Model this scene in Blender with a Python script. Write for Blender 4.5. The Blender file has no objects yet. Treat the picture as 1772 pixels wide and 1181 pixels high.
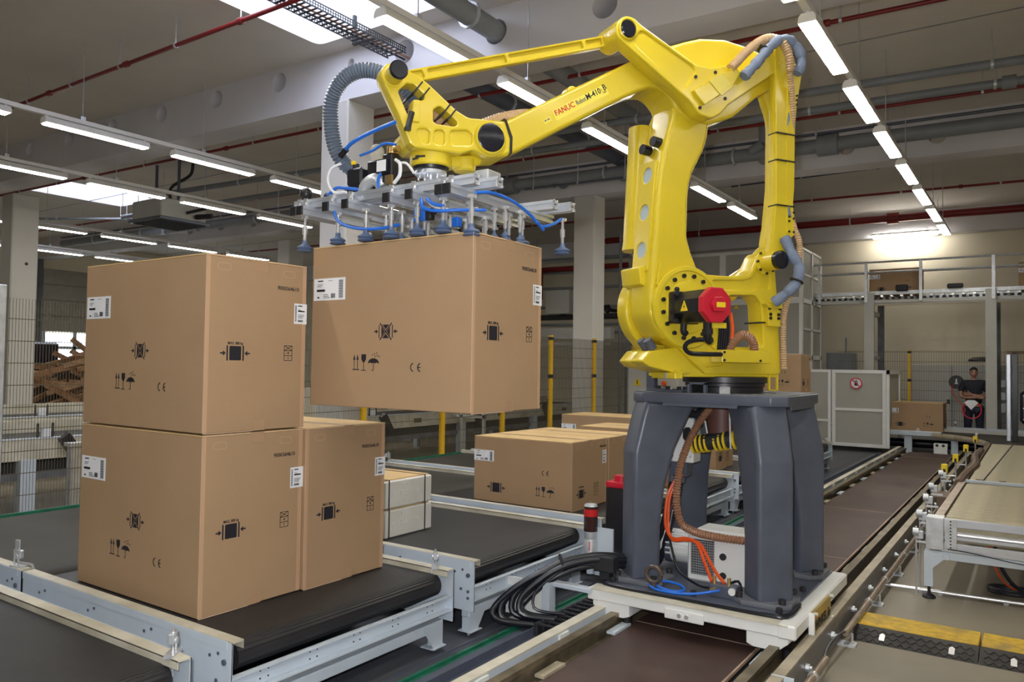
import bpy, bmesh, math, random
from mathutils import Vector, Matrix
from mathutils.geometry import tessellate_polygon
random.seed(7)
PI = math.pi
SC = bpy.context.scene
COL = SC.collection

# ------------------------------------------------------------------ camera, world, flash, exposure
def setup_view():
    f, yaw, pit, rol = 1336.5, 2.1686, .0312, .0140
    F = Vector((math.cos(pit)*math.cos(yaw), math.cos(pit)*math.sin(yaw), math.sin(pit)))
    r = Vector((math.sin(yaw), -math.cos(yaw), 0)); u = r.cross(F)
    r2 = r*math.cos(rol)+u*math.sin(rol); u2 = -r*math.sin(rol)+u*math.cos(rol)
    cd = bpy.data.cameras.new('camera'); cam = bpy.data.objects.new('camera', cd); COL.objects.link(cam)
    M = Matrix((r2, u2, -F)).transposed().to_4x4(); M.translation = (0, 0, 1.70)
    cam.matrix_world = M
    cd.sensor_width = 36; cd.lens = f*36/1772; cd.clip_start = .05; cd.clip_end = 200
    SC.camera = cam
    # the photographer's on-camera flash (its glare is on the paint, the sensors and the ramp reflectors)
    ld = bpy.data.lights.new('camera_flash', 'SPOT'); ld.energy = FLASH; ld.shadow_soft_size = .03
    ld.spot_size = 1.55; ld.spot_blend = .55; ld.color = (.96, .97, 1)
    lo = bpy.data.objects.new('camera_flash', ld); COL.objects.link(lo)
    M2 = M.copy(); M2.translation = Vector((0, 0, 1.70))+u2*.13-r2*.09-F*.02; lo.matrix_world = M2
    w = bpy.data.worlds.new('world'); SC.world = w; w.use_nodes = True
    nt = w.node_tree; bg = nt.nodes['Background']
    sky = nt.nodes.new('ShaderNodeTexSky'); sky.sky_type = 'NISHITA'; sky.sun_disc = False
    sky.sun_elevation = .8; sky.sun_rotation = 2
    nt.links.new(sky.outputs[0], bg.inputs[0]); bg.inputs[1].default_value = .22
    v = SC.view_settings; v.view_transform = 'Standard'; v.look = 'None'; v.gamma = 1
    v.exposure = EXPOSURE; v.use_curve_mapping = False
FLASH = 300
EXPOSURE = 0.40
LAMP = 27
setup_view()

# ------------------------------------------------------------------ materials
MATS = {}
def mat(name, col, rough=.5, metal=0., var=.0, vscale=4., bump=0., bscale=60., spec=.5, coat=0., emit=None, alpha=1., stretch=None, dirt=None, dscale=1.5):
    m = bpy.data.materials.new(name); m.use_nodes = True; MATS[name] = m
    nt = m.node_tree; b = nt.nodes['Principled BSDF']
    c = (*col, 1)
    b.inputs['Base Color'].default_value = c; b.inputs['Roughness'].default_value = rough
    b.inputs['Metallic'].default_value = metal; b.inputs['Specular IOR Level'].default_value = spec
    b.inputs['Coat Weight'].default_value = coat; b.inputs['Coat Roughness'].default_value = .12
    b.inputs['Alpha'].default_value = alpha
    if emit: 
        b.inputs['Emission Color'].default_value = (*emit[0], 1); b.inputs['Emission Strength'].default_value = emit[1]
    tc = nt.nodes.new('ShaderNodeTexCoord'); src = tc.outputs['Object']
    if stretch:
        mp = nt.nodes.new('ShaderNodeMapping'); mp.inputs['Scale'].default_value = stretch
        nt.links.new(src, mp.inputs[0]); src = mp.outputs[0]
    if var or dirt:
        n = nt.nodes.new('ShaderNodeTexNoise'); n.inputs['Scale'].default_value = vscale; n.inputs['Detail'].default_value = 6
        nt.links.new(src, n.inputs['Vector'])
        r = nt.nodes.new('ShaderNodeValToRGB')
        r.color_ramp.elements[0].position = .3; r.color_ramp.elements[1].position = .7
        r.color_ramp.elements[0].color = tuple(max(0, x*(1-var)) for x in col)+(1,)
        r.color_ramp.elements[1].color = tuple(min(1, x*(1+var)) for x in col)+(1,)
        nt.links.new(n.outputs['Fac'], r.inputs[0]); out = r.outputs[0]
        if dirt:
            n2 = nt.nodes.new('ShaderNodeTexNoise'); n2.inputs['Scale'].default_value = dscale; n2.inputs['Detail'].default_value = 8
            nt.links.new(src, n2.inputs['Vector'])
            r2 = nt.nodes.new('ShaderNodeValToRGB'); r2.color_ramp.elements[0].position = .52; r2.color_ramp.elements[1].position = .72
            mx = nt.nodes.new('ShaderNodeMixRGB'); mx.inputs[2].default_value = (*dirt, 1)
            nt.links.new(n2.outputs['Fac'], r2.inputs[0]); nt.links.new(r2.outputs[0], mx.inputs[0]); nt.links.new(out, mx.inputs[1]); out = mx.outputs[0]
        nt.links.new(out, b.inputs['Base Color'])
    if bump:
        n = nt.nodes.new('ShaderNodeTexNoise'); n.inputs['Scale'].default_value = bscale; n.inputs['Detail'].default_value = 4
        nt.links.new(src, n.inputs['Vector'])
        bp = nt.nodes.new('ShaderNodeBump'); bp.inputs['Strength'].default_value = bump; bp.inputs['Distance'].default_value = .01
        nt.links.new(n.outputs['Fac'], bp.inputs['Height']); nt.links.new(bp.outputs[0], b.inputs['Normal'])
    return m
def wave_bump(m, scale, strength, direction='X', dist=.004, colmix=None):
    nt = m.node_tree; b = nt.nodes['Principled BSDF']
    tc = nt.nodes.new('ShaderNodeTexCoord'); w = nt.nodes.new('ShaderNodeTexWave')
    w.bands_direction = direction; w.inputs['Scale'].default_value = scale; w.inputs['Distortion'].default_value = .3; w.inputs['Detail Scale'].default_value = 3
    nt.links.new(tc.outputs['Object'], w.inputs['Vector'])
    bp = nt.nodes.new('ShaderNodeBump'); bp.inputs['Strength'].default_value = strength; bp.inputs['Distance'].default_value = dist
    nt.links.new(w.outputs['Fac'], bp.inputs['Height']); nt.links.new(bp.outputs[0], b.inputs['Normal'])
    if colmix:
        old = b.inputs['Base Color'].links[0].from_socket if b.inputs['Base Color'].links else None
        mx = nt.nodes.new('ShaderNodeMixRGB'); mx.blend_type = 'MULTIPLY'; mx.inputs[2].default_value = (*colmix, 1)
        if old: nt.links.new(old, mx.inputs[1])
        else: mx.inputs[1].default_value = b.inputs['Base Color'].default_value
        nt.links.new(w.outputs['Fac'], mx.inputs[0]); nt.links.new(mx.outputs[0], b.inputs['Base Color'])
YEL = mat('yellow_paint', (.72, .56, .026), .32, var=.05, vscale=3, coat=.25)
YELT = mat('yellow_post_paint', (.74, .44, .015), .4, var=.06)
SIGNY = mat('warning_yellow', (.85, .62, .02), .5)
LABY = mat('pale_yellow_sticker', (.88, .76, .10), .45)
GRYD = mat('slate_enamel', (.085, .098, .135), .36, var=.12, vscale=6, bump=.05, bscale=120)
GRYF = mat('dusty_slate', (.13, .138, .16), .6, var=.3, vscale=5)
BLK = mat('black_plastic', (.012, .012, .016), .38)
BLKM = mat('matt_black', (.018, .018, .022), .65)
NAVY = mat('dark_cap', (.008, .009, .017), .25, var=.2, vscale=12)
RUB = mat('black_rubber_hose', (.010, .011, .018), .3)
WHT = mat('light_grey_enamel', (.55, .62, .70), .42, var=.05, vscale=5)
CRM = mat('dusty_cream_enamel', (.60, .57, .47), .55, var=.12, vscale=9, dirt=(.40, .36, .27))
WHT2 = mat('white_enamel', (.78, .79, .78), .4, var=.04)
GRYL = mat('cabinet_grey', (.50, .50, .47), .5, var=.04)
GAL = mat('galvanised_steel', (.60, .63, .67), .35, metal=.5, var=.15, vscale=14)
ALU = mat('aluminium', (.64, .68, .76), .30, metal=.7, var=.06, vscale=8)
STL = mat('bright_steel', (.82, .83, .86), .22, metal=.7)
BRASS = mat('brass', (.72, .50, .20), .28, metal=.9)
RAIL = mat('oily_rail_steel', (.20, .165, .11), .35, metal=.5, var=.4, vscale=8, dirt=(.26, .20, .10), dscale=3)
TAN = mat('dusty_steel', (.38, .33, .24), .5, var=.2, vscale=7, dirt=(.24, .20, .13), dscale=4)
PIPEB = mat('dull_pipe', (.34, .27, .20), .38, metal=.4, var=.2, vscale=9)
PANB = mat('brown_film_faced_plywood', (.060, .034, .028), .5, var=.22, vscale=3, dirt=(.085, .055, .045), dscale=2.5)
PINK = mat('plywood_edge', (.42, .30, .22), .6, var=.2)
CARD = mat('kraft_cardboard', (.39, .258, .150), .72, var=.04, vscale=3, spec=.25, bump=.04, bscale=200)
wave_bump(CARD, 55, .10, 'Z', .002, (.955, .95, .945))
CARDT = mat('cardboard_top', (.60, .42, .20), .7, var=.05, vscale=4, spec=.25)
CARDE = mat('cardboard_edge', (.58, .42, .30), .8)
TAPE = mat('parcel_tape', (.40, .255, .15), .3, spec=.6)
INK = mat('printing_ink', (.010, .010, .018), .6)
PAP = mat('white_label_paper', (.80, .82, .86), .55)
POLY = mat('white_carton', (.74, .73, .69), .7, var=.05, vscale=6)
RED = mat('red_motor_cap', (.55, .012, .035), .35)
REDP = mat('red_sprinkler_paint', (.20, .010, .012), .4, var=.1)
REDL = mat('red_lens', (.55, .02, .02), .2)
ORG = mat('orange_cable', (.80, .10, .015), .4)
BLU = mat('blue_air_tube', (.02, .16, .70), .3)
GHOSE = mat('slate_blue_hose', (.15, .19, .26), .33, var=.1)
BHOSE = mat('beige_spiral_hose', (.55, .38, .22), .35, var=.08)
CHOSE = mat('copper_spiral_hose', (.33, .17, .10), .35, var=.1)
FAB = mat('blue_grey_fabric', (.19, .24, .35), .8, var=.2, vscale=9, bump=.5, bscale=30)
CUP = mat('blue_rubber_cup', (.085, .13, .24), .5)
BELT = mat('black_conveyor_belt', (.019, .019, .022), .46, var=.25, vscale=3, spec=.5)
wave_bump(BELT, 30, .6, 'X', .004, (.75, .75, .75))
BELTG = mat('greenish_belt', (.045, .042, .035), .6, var=.2, vscale=2, spec=.3)
GREEN = mat('green_strip', (.01, .13, .075), .5, var=.3, vscale=10)
CONC = mat('concrete_floor', (.235, .205, .155), .55, var=.10, vscale=1.2, dirt=(.17, .15, .115), dscale=.8)
FLG = mat('slate_floor_coating', (.082, .087, .105), .5, var=.22, vscale=2, dirt=(.085, .085, .09), dscale=2)
WALL = mat('cream_plaster', (.74, .68, .54), .85, var=.03, vscale=1)
CEIL = mat('pale_concrete_ceiling', (.70, .665, .62), .85, var=.04, vscale=1.5)
BEAM = mat('white_painted_concrete', (.68, .67, .70), .8, var=.03, vscale=2)
PIL = mat('white_painted_pillar', (.62, .60, .56), .8, var=.03, vscale=2)
LMPH = mat('lamp_housing_white', (.78, .77, .74), .45)
LMP = mat('lamp_diffuser', (.9, .9, .9), .5, emit=((1, .955, .86), LAMP))
SKYP = mat('skylight_dome', (.85, .87, .95), .4, emit=((.76, .82, 1), 4.6))
SKYW = mat('skylight_shaft_white', (.82, .82, .86), .7)
WINP = mat('daylit_window_pane', (.8, .85, .9), .2, emit=((.86, .95, 1), 3.2))
DUCT = mat('grey_duct', (.25, .27, .29), .5, var=.08)
PIPG = mat('grey_pipe', (.22, .24, .26), .45, var=.08)
TRAY = mat('perforated_tray_steel', (.05, .053, .056), .5, metal=.4, var=.15)
DOORG = mat('sectional_door_grey', (.33, .32, .28), .6, var=.06)
ROLL = mat('dusty_roller', (.40, .36, .25), .38, metal=.45, var=.14, vscale=8)
BRN = mat('brown_plank', (.13, .085, .055), .6, var=.2)
YRAMP = mat('worn_yellow_rubber', (.62, .40, .025), .6, var=.25, vscale=18, dirt=(.36, .25, .06), dscale=5, bump=.3, bscale=90)
BRAMP = mat('black_rubber_ramp', (.028, .026, .025), .6, var=.3, vscale=6, bump=.2, bscale=60)
REFL = mat('white_reflector', (.95, .95, .97), .15, coat=1.)
MESH = mat('perforated_sheet', (.55, .54, .49), .6, alpha=.62)
WIRE = mat('fence_wire', (.10, .085, .055), .5)
WOOD = mat('old_pallet_wood', (.27, .14, .065), .75, var=.35, vscale=6)
SKIN = mat('skin', (.42, .23, .16), .55)
HAIR = mat('dark_hair', (.015, .012, .012), .7)
SHIRT = mat('navy_polo', (.018, .018, .03), .8)
JEAN = mat('dark_jeans', (.02, .025, .05), .8)
GLASS = mat('smoked_glass', (.03, .02, .02), .08, alpha=.8)
STAIN = mat('chipped_primer', (.03, .03, .03), .5)
PBLU = mat('pale_blue_cover', (.42, .52, .58), .5)

# ------------------------------------------------------------------ mesh builder
def rpoly(pts, r, n=4):
    out = []; N = len(pts)
    for i in range(N):
        p = Vector(pts[i][:2]); a = Vector(pts[i-1][:2]); b = Vector(pts[(i+1) % N][:2])
        rr = pts[i][2] if len(pts[i]) > 2 else r
        da, db = a-p, b-p; la, lb = da.length, db.length
        if rr <= 0 or la < 1e-6 or lb < 1e-6: out.append((p.x, p.y)); continue
        ang = da.angle(db)
        if ang > 3.0: out.append((p.x, p.y)); continue
        d = min(rr/max(math.tan(ang/2), .15), la*.48, lb*.48)
        A = p+da/la*d; B = p+db/lb*d
        for k in range(n+1):
            t = k/n; q = A*(1-t)**2+p*2*t*(1-t)+B*t*t; out.append((q.x, q.y))
    return out
def circ(cx, cy, r, n=24, a0=0, a1=2*PI):
    full = abs(a1-a0-2*PI) < 1e-6; m = n if full else n+1
    return [(cx+r*math.cos(a0+(a1-a0)*i/n), cy+r*math.sin(a0+(a1-a0)*i/n)) for i in range(m)]
_plate_n = [0]
def plate_mesh(outer, holes, th, bevel):
    cu = bpy.data.curves.new('plate_tmp', 'CURVE'); cu.dimensions = '2D'; cu.fill_mode = 'BOTH'
    cu.extrude = max(th/2-bevel, 1e-5); cu.bevel_depth = bevel; cu.bevel_resolution = 1 if bevel < .02 else 3; cu.offset = -bevel
    for pl in [outer]+list(holes):
        s = cu.splines.new('POLY'); s.points.add(len(pl)-1); s.use_cyclic_u = True
        for q, p in zip(s.points, pl): q.co = (p[0], p[1], 0, 1)
    o = bpy.data.objects.new('plate_tmp', cu)
    me = o.to_mesh()
    vs = [v.co.copy() for v in me.vertices]; fs = [tuple(p.vertices) for p in me.polygons]
    o.to_mesh_clear(); bpy.data.objects.remove(o); bpy.data.curves.remove(cu)
    return vs, fs
_tcache = {}
def text_geo(s, size, ext=.0006, align='CENTER'):
    k = (s, size, align)
    if k not in _tcache:
        cu = bpy.data.curves.new('t_tmp', 'FONT'); cu.body = s; cu.size = size; cu.extrude = ext; cu.align_x = align; cu.align_y = 'CENTER'; cu.resolution_u = 2; cu.offset = size*(.018 if size > .035 else .006)
        o = bpy.data.objects.new('t_tmp', cu); me = o.to_mesh()
        _tcache[k] = ([v.co.copy() for v in me.vertices], [tuple(p.vertices) for p in me.polygons])
        o.to_mesh_clear(); bpy.data.objects.remove(o); bpy.data.curves.remove(cu)
    return _tcache[k]
def catmull(pts, step):
    P = [Vector(p) for p in pts]
    if len(P) == 2: P = [P[0], P[0].lerp(P[1], .5), P[1]]
    P = [P[0]*2-P[1]]+P+[P[-1]*2-P[-2]]; dense = []
    for i in range(1, len(P)-2):
        for k in range(24):
            t = k/24; a, b, c, d = P[i-1:i+3]
            dense.append(.5*((2*b)+(-a+c)*t+(2*a-5*b+4*c-d)*t*t+(-a+3*b-3*c+d)*t**3))
    dense.append(P[-2]); out = [dense[0]]; acc = 0
    for i in range(1, len(dense)):
        seg = (dense[i]-dense[i-1]); L = seg.length
        while L > 1e-9 and acc+L >= step:
            f = (step-acc)/L; q = dense[i]-seg*(1-f) if False else dense[i-1]+(dense[i]-dense[i-1])*f
            out.append(q); dense[i-1] = q; seg = dense[i]-q; L = seg.length; acc = 0
        acc += L
    if (out[-1]-dense[-1]).length > step*.3: out.append(dense[-1])
    return out
class MB:
    def __init__(self): self.v = []; self.f = []; self.p = []
    def mark(self): self.p.append((len(self.v), len(self.f)))
    def raw(self, vs, fs, M=None):
        self.mark(); k = len(self.v)
        self.v += [tuple(M @ Vector(p)) if M else tuple(p) for p in vs]
        self.f += [tuple(i+k for i in f) for f in fs]; return self
    def box(self, x0, x1, y0, y1, z0, z1, M=None, c=0.):
        if c:  # chamfered box
            c = min(c, (x1-x0)*.49, (y1-y0)*.49, (z1-z0)*.49)
            vs = []; 
            bm = bmesh.new(); bmesh.ops.create_cube(bm, size=1)
            for v in bm.verts: v.co = Vector(((x0+x1)/2+v.co.x*(x1-x0), (y0+y1)/2+v.co.y*(y1-y0), (z0+z1)/2+v.co.z*(z1-z0)))
            bmesh.ops.bevel(bm, geom=bm.edges[:], offset=c, segments=1, affect='EDGES', profile=.5)
            bm.verts.index_update(); vs = [v.co.copy() for v in bm.verts]; fs = [tuple(v.index for v in f.verts) for f in bm.faces]; bm.free()
            return self.raw(vs, fs, M)
        vs = [(x, y, z) for x in (x0, x1) for y in (y0, y1) for z in (z0, z1)]
        return self.raw(vs, [(0, 1, 3, 2), (4, 6, 7, 5), (0, 4, 5, 1), (2, 3, 7, 6), (0, 2, 6, 4), (1, 5, 7, 3)], M)
    def cyl(self, a, b, r, n=16, r2=None, cap=True):
        a, b = Vector(a), Vector(b); d = (b-a).normalized(); u = d.orthogonal().normalized(); w = d.cross(u); r2 = r if r2 is None else r2
        self.mark(); k = len(self.v)
        for i in range(n):
            q = u*math.cos(2*PI*i/n)+w*math.sin(2*PI*i/n); self.v.append(tuple(a+q*r)); self.v.append(tuple(b+q*r2))
        for i in range(n):
            j = (i+1) % n; self.f.append((k+2*i, k+2*j, k+2*j+1, k+2*i+1))
        if cap:
            self.f.append(tuple(k+2*i for i in range(n))[::-1]); self.f.append(tuple(k+2*i+1 for i in range(n)))
        return self
    def lathe(self, c, prof, axis=(0, 0, 1), n=24, ring=False):
        if ring: prof = list(prof)+[prof[0]]
        c = Vector(c); d = Vector(axis).normalized(); u = d.orthogonal().normalized(); w = d.cross(u); self.mark(); k = len(self.v); m = len(prof)
        for i in range(n):
            q = u*math.cos(2*PI*i/n)+w*math.sin(2*PI*i/n)
            for r, h in prof: self.v.append(tuple(c+q*max(r, 1e-5)+d*h))
        for i in range(n):
            j = (i+1) % n
            for t in range(m-1): self.f.append((k+i*m+t, k+j*m+t, k+j*m+t+1, k+i*m+t+1))
        for t, rev in ((0, True), (m-1, False)):
            if not ring and prof[t][0] > 1e-4:
                f = tuple(k+i*m+t for i in range(n)); self.f.append(f[::-1] if rev else f)
        return self
    def tube(self, pts, r, n=10, step=.02, ripple=None, wob=None):
        if ripple: step = ripple[0]/4
        P = catmull(pts, step); self.mark(); k = len(self.v); up = None
        for i, p in enumerate(P):
            d = (P[min(i+1, len(P)-1)]-P[max(i-1, 0)]).normalized()
            up = (up-d*up.dot(d)).normalized() if up else d.orthogonal().normalized()
            w = d.cross(up); rr = r
            if ripple: rr = r+ripple[1]*(1, .35, -1, .35)[i % 4]
            if wob: rr = r*(1+wob*math.sin(i*1.7)*math.cos(i*.6))
            for j in range(n):
                q = up*math.cos(2*PI*j/n)+w*math.sin(2*PI*j/n); self.v.append(tuple(p+q*rr))
        for i in range(len(P)-1):
            for j in range(n):
                j2 = (j+1) % n; self.f.append((k+i*n+j, k+i*n+j2, k+(i+1)*n+j2, k+(i+1)*n+j))
        self.f.append(tuple(k+j for j in range(n))[::-1]); self.f.append(tuple(k+(len(P)-1)*n+j for j in range(n)))
        return self
    def sphere(self, c, r, n=14, sc=(1, 1, 1)):
        m = n//2; prof = [(r*math.sin(PI*i/m), -r*math.cos(PI*i/m)) for i in range(m+1)]
        k = len(self.v); self.lathe((0, 0, 0), prof, n=n)
        self.v[k:] = [(c[0]+x*sc[0], c[1]+y*sc[1], c[2]+z*sc[2]) for x, y, z in self.v[k:]]; return self
    def plate(self, outer, t0, t1, fn, holes=(), bevel=.004):
        vs, fs = plate_mesh(outer, holes, t1-t0, bevel); m = (t0+t1)/2
        return self.raw([fn(p.x, p.y, p.z+m) for p in vs], fs)
    def text(self, s, size, M, align='CENTER', sx=1.):
        vs, fs = text_geo(s, size, align=align); return self.raw([(v.x*sx, v.y, v.z) for v in vs], fs, M)
    def bolts(self, pts, d, r, h, n=6):
        for p in pts: self.cyl(p, Vector(p)+Vector(d)*h, r, n)
        return self
SZ = lambda a, b, t: (a, t, b)          # robot side profile: (s, z) extruded across t
XY = lambda a, b, t: (a, b, t)
XZ = lambda a, b, t: (a, t, b)
YZ = lambda a, b, t: (t, a, b)
def mesh_of(name, b, m, off=(0, 0, 0), bevel=0, recalc=True):
    me = bpy.data.meshes.new(name)
    me.from_pydata([(x-off[0], y-off[1], z-off[2]) for x, y, z in b.v], [], b.f)
    if recalc:
        bm = bmesh.new(); bm.from_mesh(me); bmesh.ops.recalc_face_normals(bm, faces=bm.faces[:]); bm.to_mesh(me); bm.free()
    me.polygons.foreach_set('use_smooth', [True]*len(me.polygons)); me.set_sharp_from_angle(angle=.6)
    me.materials.append(m); me.update(); return me
def tag(o, label=None, cat=None, group=None, kind=None):
    if label: o['label'] = label
    if cat: o['category'] = cat
    if group: o['group'] = group
    if kind: o['kind'] = kind
    return o
def thing(name, label, cat, loc=(0, 0, 0), rz=0, group=None, local=False):
    o = bpy.data.objects.new(name, None); COL.objects.link(o); o.location = loc; o.rotation_euler = (0, 0, rz); o.empty_display_size = .1
    o['_off'] = tuple(0. for _ in loc) if local else tuple(float(x) for x in loc)
    return tag(o, label, cat, group)
SPLIT = set('''gear_bolt bolt anchor_bolt deck_bolt beam_bolt glue_strip lift_rib white_tube blue_air_tube tube_coupling blue_sensor black_dome cap_screw flange_bolt
guide_screw guide_bolt crank_screw cover_screw pivot_bolt wrist_strap rod_strap cable_loom cover_window embossing beam_bracket rubber_stop front_knob stop_bolt leg_bolt plate_bolt side_bolt pipe_clip side_beam end_cap
side_boxes bracket hanger plug guide_wheel fitting cable_plug motor_lug red_wire stop_block limit_hook stop_post fence_post post_clip post rail_post handrail leg motor_unit dark_hole shine_strip lid_screw flap_edge
top_flap parcel_tape upper_beam front_beam rod_pair pipe cable cables drop_leg frame panel_frame side_frame side_panel strap valve_box tray rod guide_hook end_clip sticker_print pipe_stub lower_hose_guide door_rail
fabric_patch arm_rib back_rail front_rail cross_tie eyes plug_block brass_fitting suspension_rod lettering_piece corner_cover foot_bracket fan_slots chain_link'''.split())
def pieces(b):
    marks = b.p+[(len(b.v), len(b.f))]; boxes = []
    for (v0, f0), (v1, f1) in zip(marks[:-1], marks[1:]):
        vs = b.v[v0:v1]
        if vs: boxes.append((v0, v1, f0, f1, [min(v[i] for v in vs)-.0004 for i in range(3)], [max(v[i] for v in vs)+.0004 for i in range(3)]))
    par = list(range(len(boxes)))
    def find(i):
        while par[i] != i: i = par[i]
        return i
    for i in range(len(boxes)):
        for j in range(i):
            if all(boxes[i][4][k] <= boxes[j][5][k] and boxes[j][4][k] <= boxes[i][5][k] for k in range(3)): par[find(i)] = find(j)
    out = {}
    for i, q in enumerate(boxes): out.setdefault(find(i), []).append(q)
    res = []
    for qs in out.values():
        c = MB()
        for v0, v1, f0, f1, lo, hi in qs:
            k = len(c.v)-v0; c.v += b.v[v0:v1]; c.f += [tuple(i+k for i in f) for f in b.f[f0:f1]]
        res.append(c)
    return res
def part(name, b, m, parent, label=None, kind=None, recalc=True):
    if name in SPLIT and len(b.p) > 1 and not kind:
        ps = pieces(b)
        if len(ps) > 1:
            os_ = [part(name, c, m, parent, label, kind, recalc) for c in ps]; return os_[0]
    off = parent['_off']; o = bpy.data.objects.new(name, mesh_of(name, b, m, off, recalc=recalc)); COL.objects.link(o); o.parent = parent
    o['_off'] = tuple(off); return tag(o, label, kind=kind)
def solo(name, b, m, label, cat, group=None, kind=None, recalc=True):
    xs = [v[0] for v in b.v]; ys = [v[1] for v in b.v]; zs = [v[2] for v in b.v]
    off = ((min(xs)+max(xs))/2, (min(ys)+max(ys))/2, min(zs))
    o = bpy.data.objects.new(name, mesh_of(name, b, m, off, recalc=recalc)); COL.objects.link(o); o.location = off
    o['_off'] = off; return tag(o, label, cat, group, kind)
def struct(name, b, m, parent=None):
    o = bpy.data.objects.new(name, mesh_of(name, b, m, parent['_off'] if parent else (0, 0, 0))); COL.objects.link(o); o['_off'] = (0., 0., 0.)
    if parent: o.parent = parent
    else: o['kind'] = 'structure'
    return o
def share(src, name, parent, loc, rot=(0, 0, 0)):
    o = src.copy(); o.name = name; COL.objects.link(o); o.parent = parent; o.location = loc; o.rotation_euler = rot; return o
def copy_tree(o, loc, rz=None, label=None):
    c = o.copy(); COL.objects.link(c); c.location = loc
    if rz is not None: c.rotation_euler = (0, 0, rz)
    if label: c['label'] = label
    for ch in list(o.children):
        d = ch.copy(); COL.objects.link(d); d.parent = c
        for g in list(ch.children):
            e = g.copy(); COL.objects.link(e); e.parent = d
    return c
def along(a, b):    # matrix with X along a->b, Z up-ish, origin a
    a, b = Vector(a), Vector(b); x = (b-a).normalized(); z = Vector((0, 0, 1)); y = z.cross(x).normalized(); z = x.cross(y)
    return Matrix.Translation(a) @ Matrix((x, y, z)).transposed().to_4x4(), (b-a).length
# ------------------------------------------------------------------ the hall
X0, X1, Y0, Y1, ZC = -27., 4.6, -8., 21.3, 5.58
struct('floor', MB().box(-1.06, X1, Y0, Y1, -.2, 0), CONC)
struct('floor', MB().box(-7.0, -1.06, Y0, Y1, -.2, 0), FLG)
struct('floor', MB().box(X0, -7.0, Y0, Y1, -.2, 0), CONC)
sky1 = [(-7.25, 3.1), (-5.0, 3.1), (-5.0, 6.36), (-7.25, 6.36)]
sky2 = [(-19.2, 8.3), (-17.5, 8.3), (-17.5, 10.5), (-19.2, 10.5)]
b = MB().plate([(X0, Y0), (X1, Y0), (X1, Y1), (X0, Y1)], ZC, ZC+.12, XY, [rpoly(sky1, .12), rpoly(sky2, .1)], .001)
ceil = struct('ceiling', b, CEIL)
bw = MB().box(X0, X1, Y1, Y1+.2, 0, ZC+.1)
struct('wall_back', bw, WALL)
struct('wall_left', MB().box(X0-.2, X0, Y0, Y1, 0, ZC+.1), WALL)
struct('wall_right', MB().box(X1, X1+.2, Y0, Y1, 0, ZC+.1), WALL)
struct('wall_front', MB().box(X0, X1, Y0-.2, Y0, 0, ZC+.1), WALL)
for i, (pl, r) in enumerate(((sky1, .18), (sky2, .15))):      # skylight shafts through the roof, barred dome on top
    xa, ya = pl[0]; xb, yb = pl[2]
    w = thing('window_%d' % (i+1), None, None, ((xa+xb)/2, (ya+yb)/2, ZC+.1)); w['kind'] = 'structure'
    t = .06; z0, z1 = ZC+.119, ZC+.62
    for q in ((xa-t, xa, ya-t, yb+t), (xb, xb+t, ya-t, yb+t), (xa, xb, ya-t, ya), (xa, xb, yb, yb+t)): part('skylight_shaft', MB().box(*q, z0, z1), SKYW, w)
    part('pane', MB().box(xa-.06, xb+.06, ya-.06, yb+.06, z1+.002, z1+.03), SKYP, w)
    for k in range(1, 4): part('glazing_bar', MB().box(xa, xb, ya+(yb-ya)*k/4-.02, ya+(yb-ya)*k/4+.02, z1-.05, z1), GAL, w)
    part('glazing_bar', MB().box((xa+xb)/2-.02, (xa+xb)/2+.02, ya, yb, z1-.05, z1), GAL, w)
# concrete beams with round service openings, and their pillars
def beam(x, y):  # slope of the beam line in plan
    pass
def xbeam(y7, slope, holes, z0=4.95, wd=.45):
    ang = math.atan(slope); M = Matrix.Translation((-7.5, y7, 0)) @ Matrix.Rotation(ang, 4, 'Z')
    fn = lambda a, c, t: tuple(M @ Vector((a, t, c)))
    b = MB(); b.plate([(X0+7.6, z0), (X1+7.4, z0), (X1+7.4, ZC+.05), (X0+7.6, ZC+.05)], 0, wd, fn, [circ(hx+7.5, hz, hr, 28) for hx, hz, hr in holes], .006)
    return struct('ceiling_beam', b, BEAM)
xbeam(6.62, .03, [(-8.28-1.3*k, 5.40, .125) for k in range(10)]+[(-6.98, 5.40, .05), (-6.12, 5.36, .14), (-4.83, 5.31, .135), (-3.53, 5.29, .135), (-2.2, 5.29, .135), (-.9, 5.29, .135), (.4, 5.29, .135)])
xbeam(12.82, .045, [(-19.0+1.27*k, 5.25, .125) for k in range(19)])
struct('ceiling_beam', MB().box(X0, X1, 20.95, 21.31, 5.0, ZC+.05), BEAM)
struct('pillar', MB().box(-7.475, -7.0, 6.62, 7.09, 0, 4.96, c=.02), PIL)
plr = struct('pillar', MB().box(-15.85, -15.40, 6.42, 6.88, 0, 4.72, c=.02), PIL)
struct('anchor_hole', MB().cyl((-15.40, 6.68, 3.44), (-15.396, 6.68, 3.44), .03, 14), BLK, plr)
struct('pillar', MB().box(-7.35, -6.90, 12.84, 13.28, 0, 4.96, c=.02), PIL)
struct('pillar', MB().box(-15.6, -15.15, 12.50, 12.95, 0, 4.72, c=.02), PIL)
for yy in (1.6, 9.7, 16.1):   # shallow roof-slab joints
    struct('trim_1', MB().box(X0, X1, yy, yy+.02, ZC-.006, ZC+.01), DUCT)
for zz in (1.05, 2.2, 3.35, 4.5):
    struct('trim_2', MB().box(X0, X1, Y1-.006, Y1+.01, zz, zz+.012), WALL)
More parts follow.
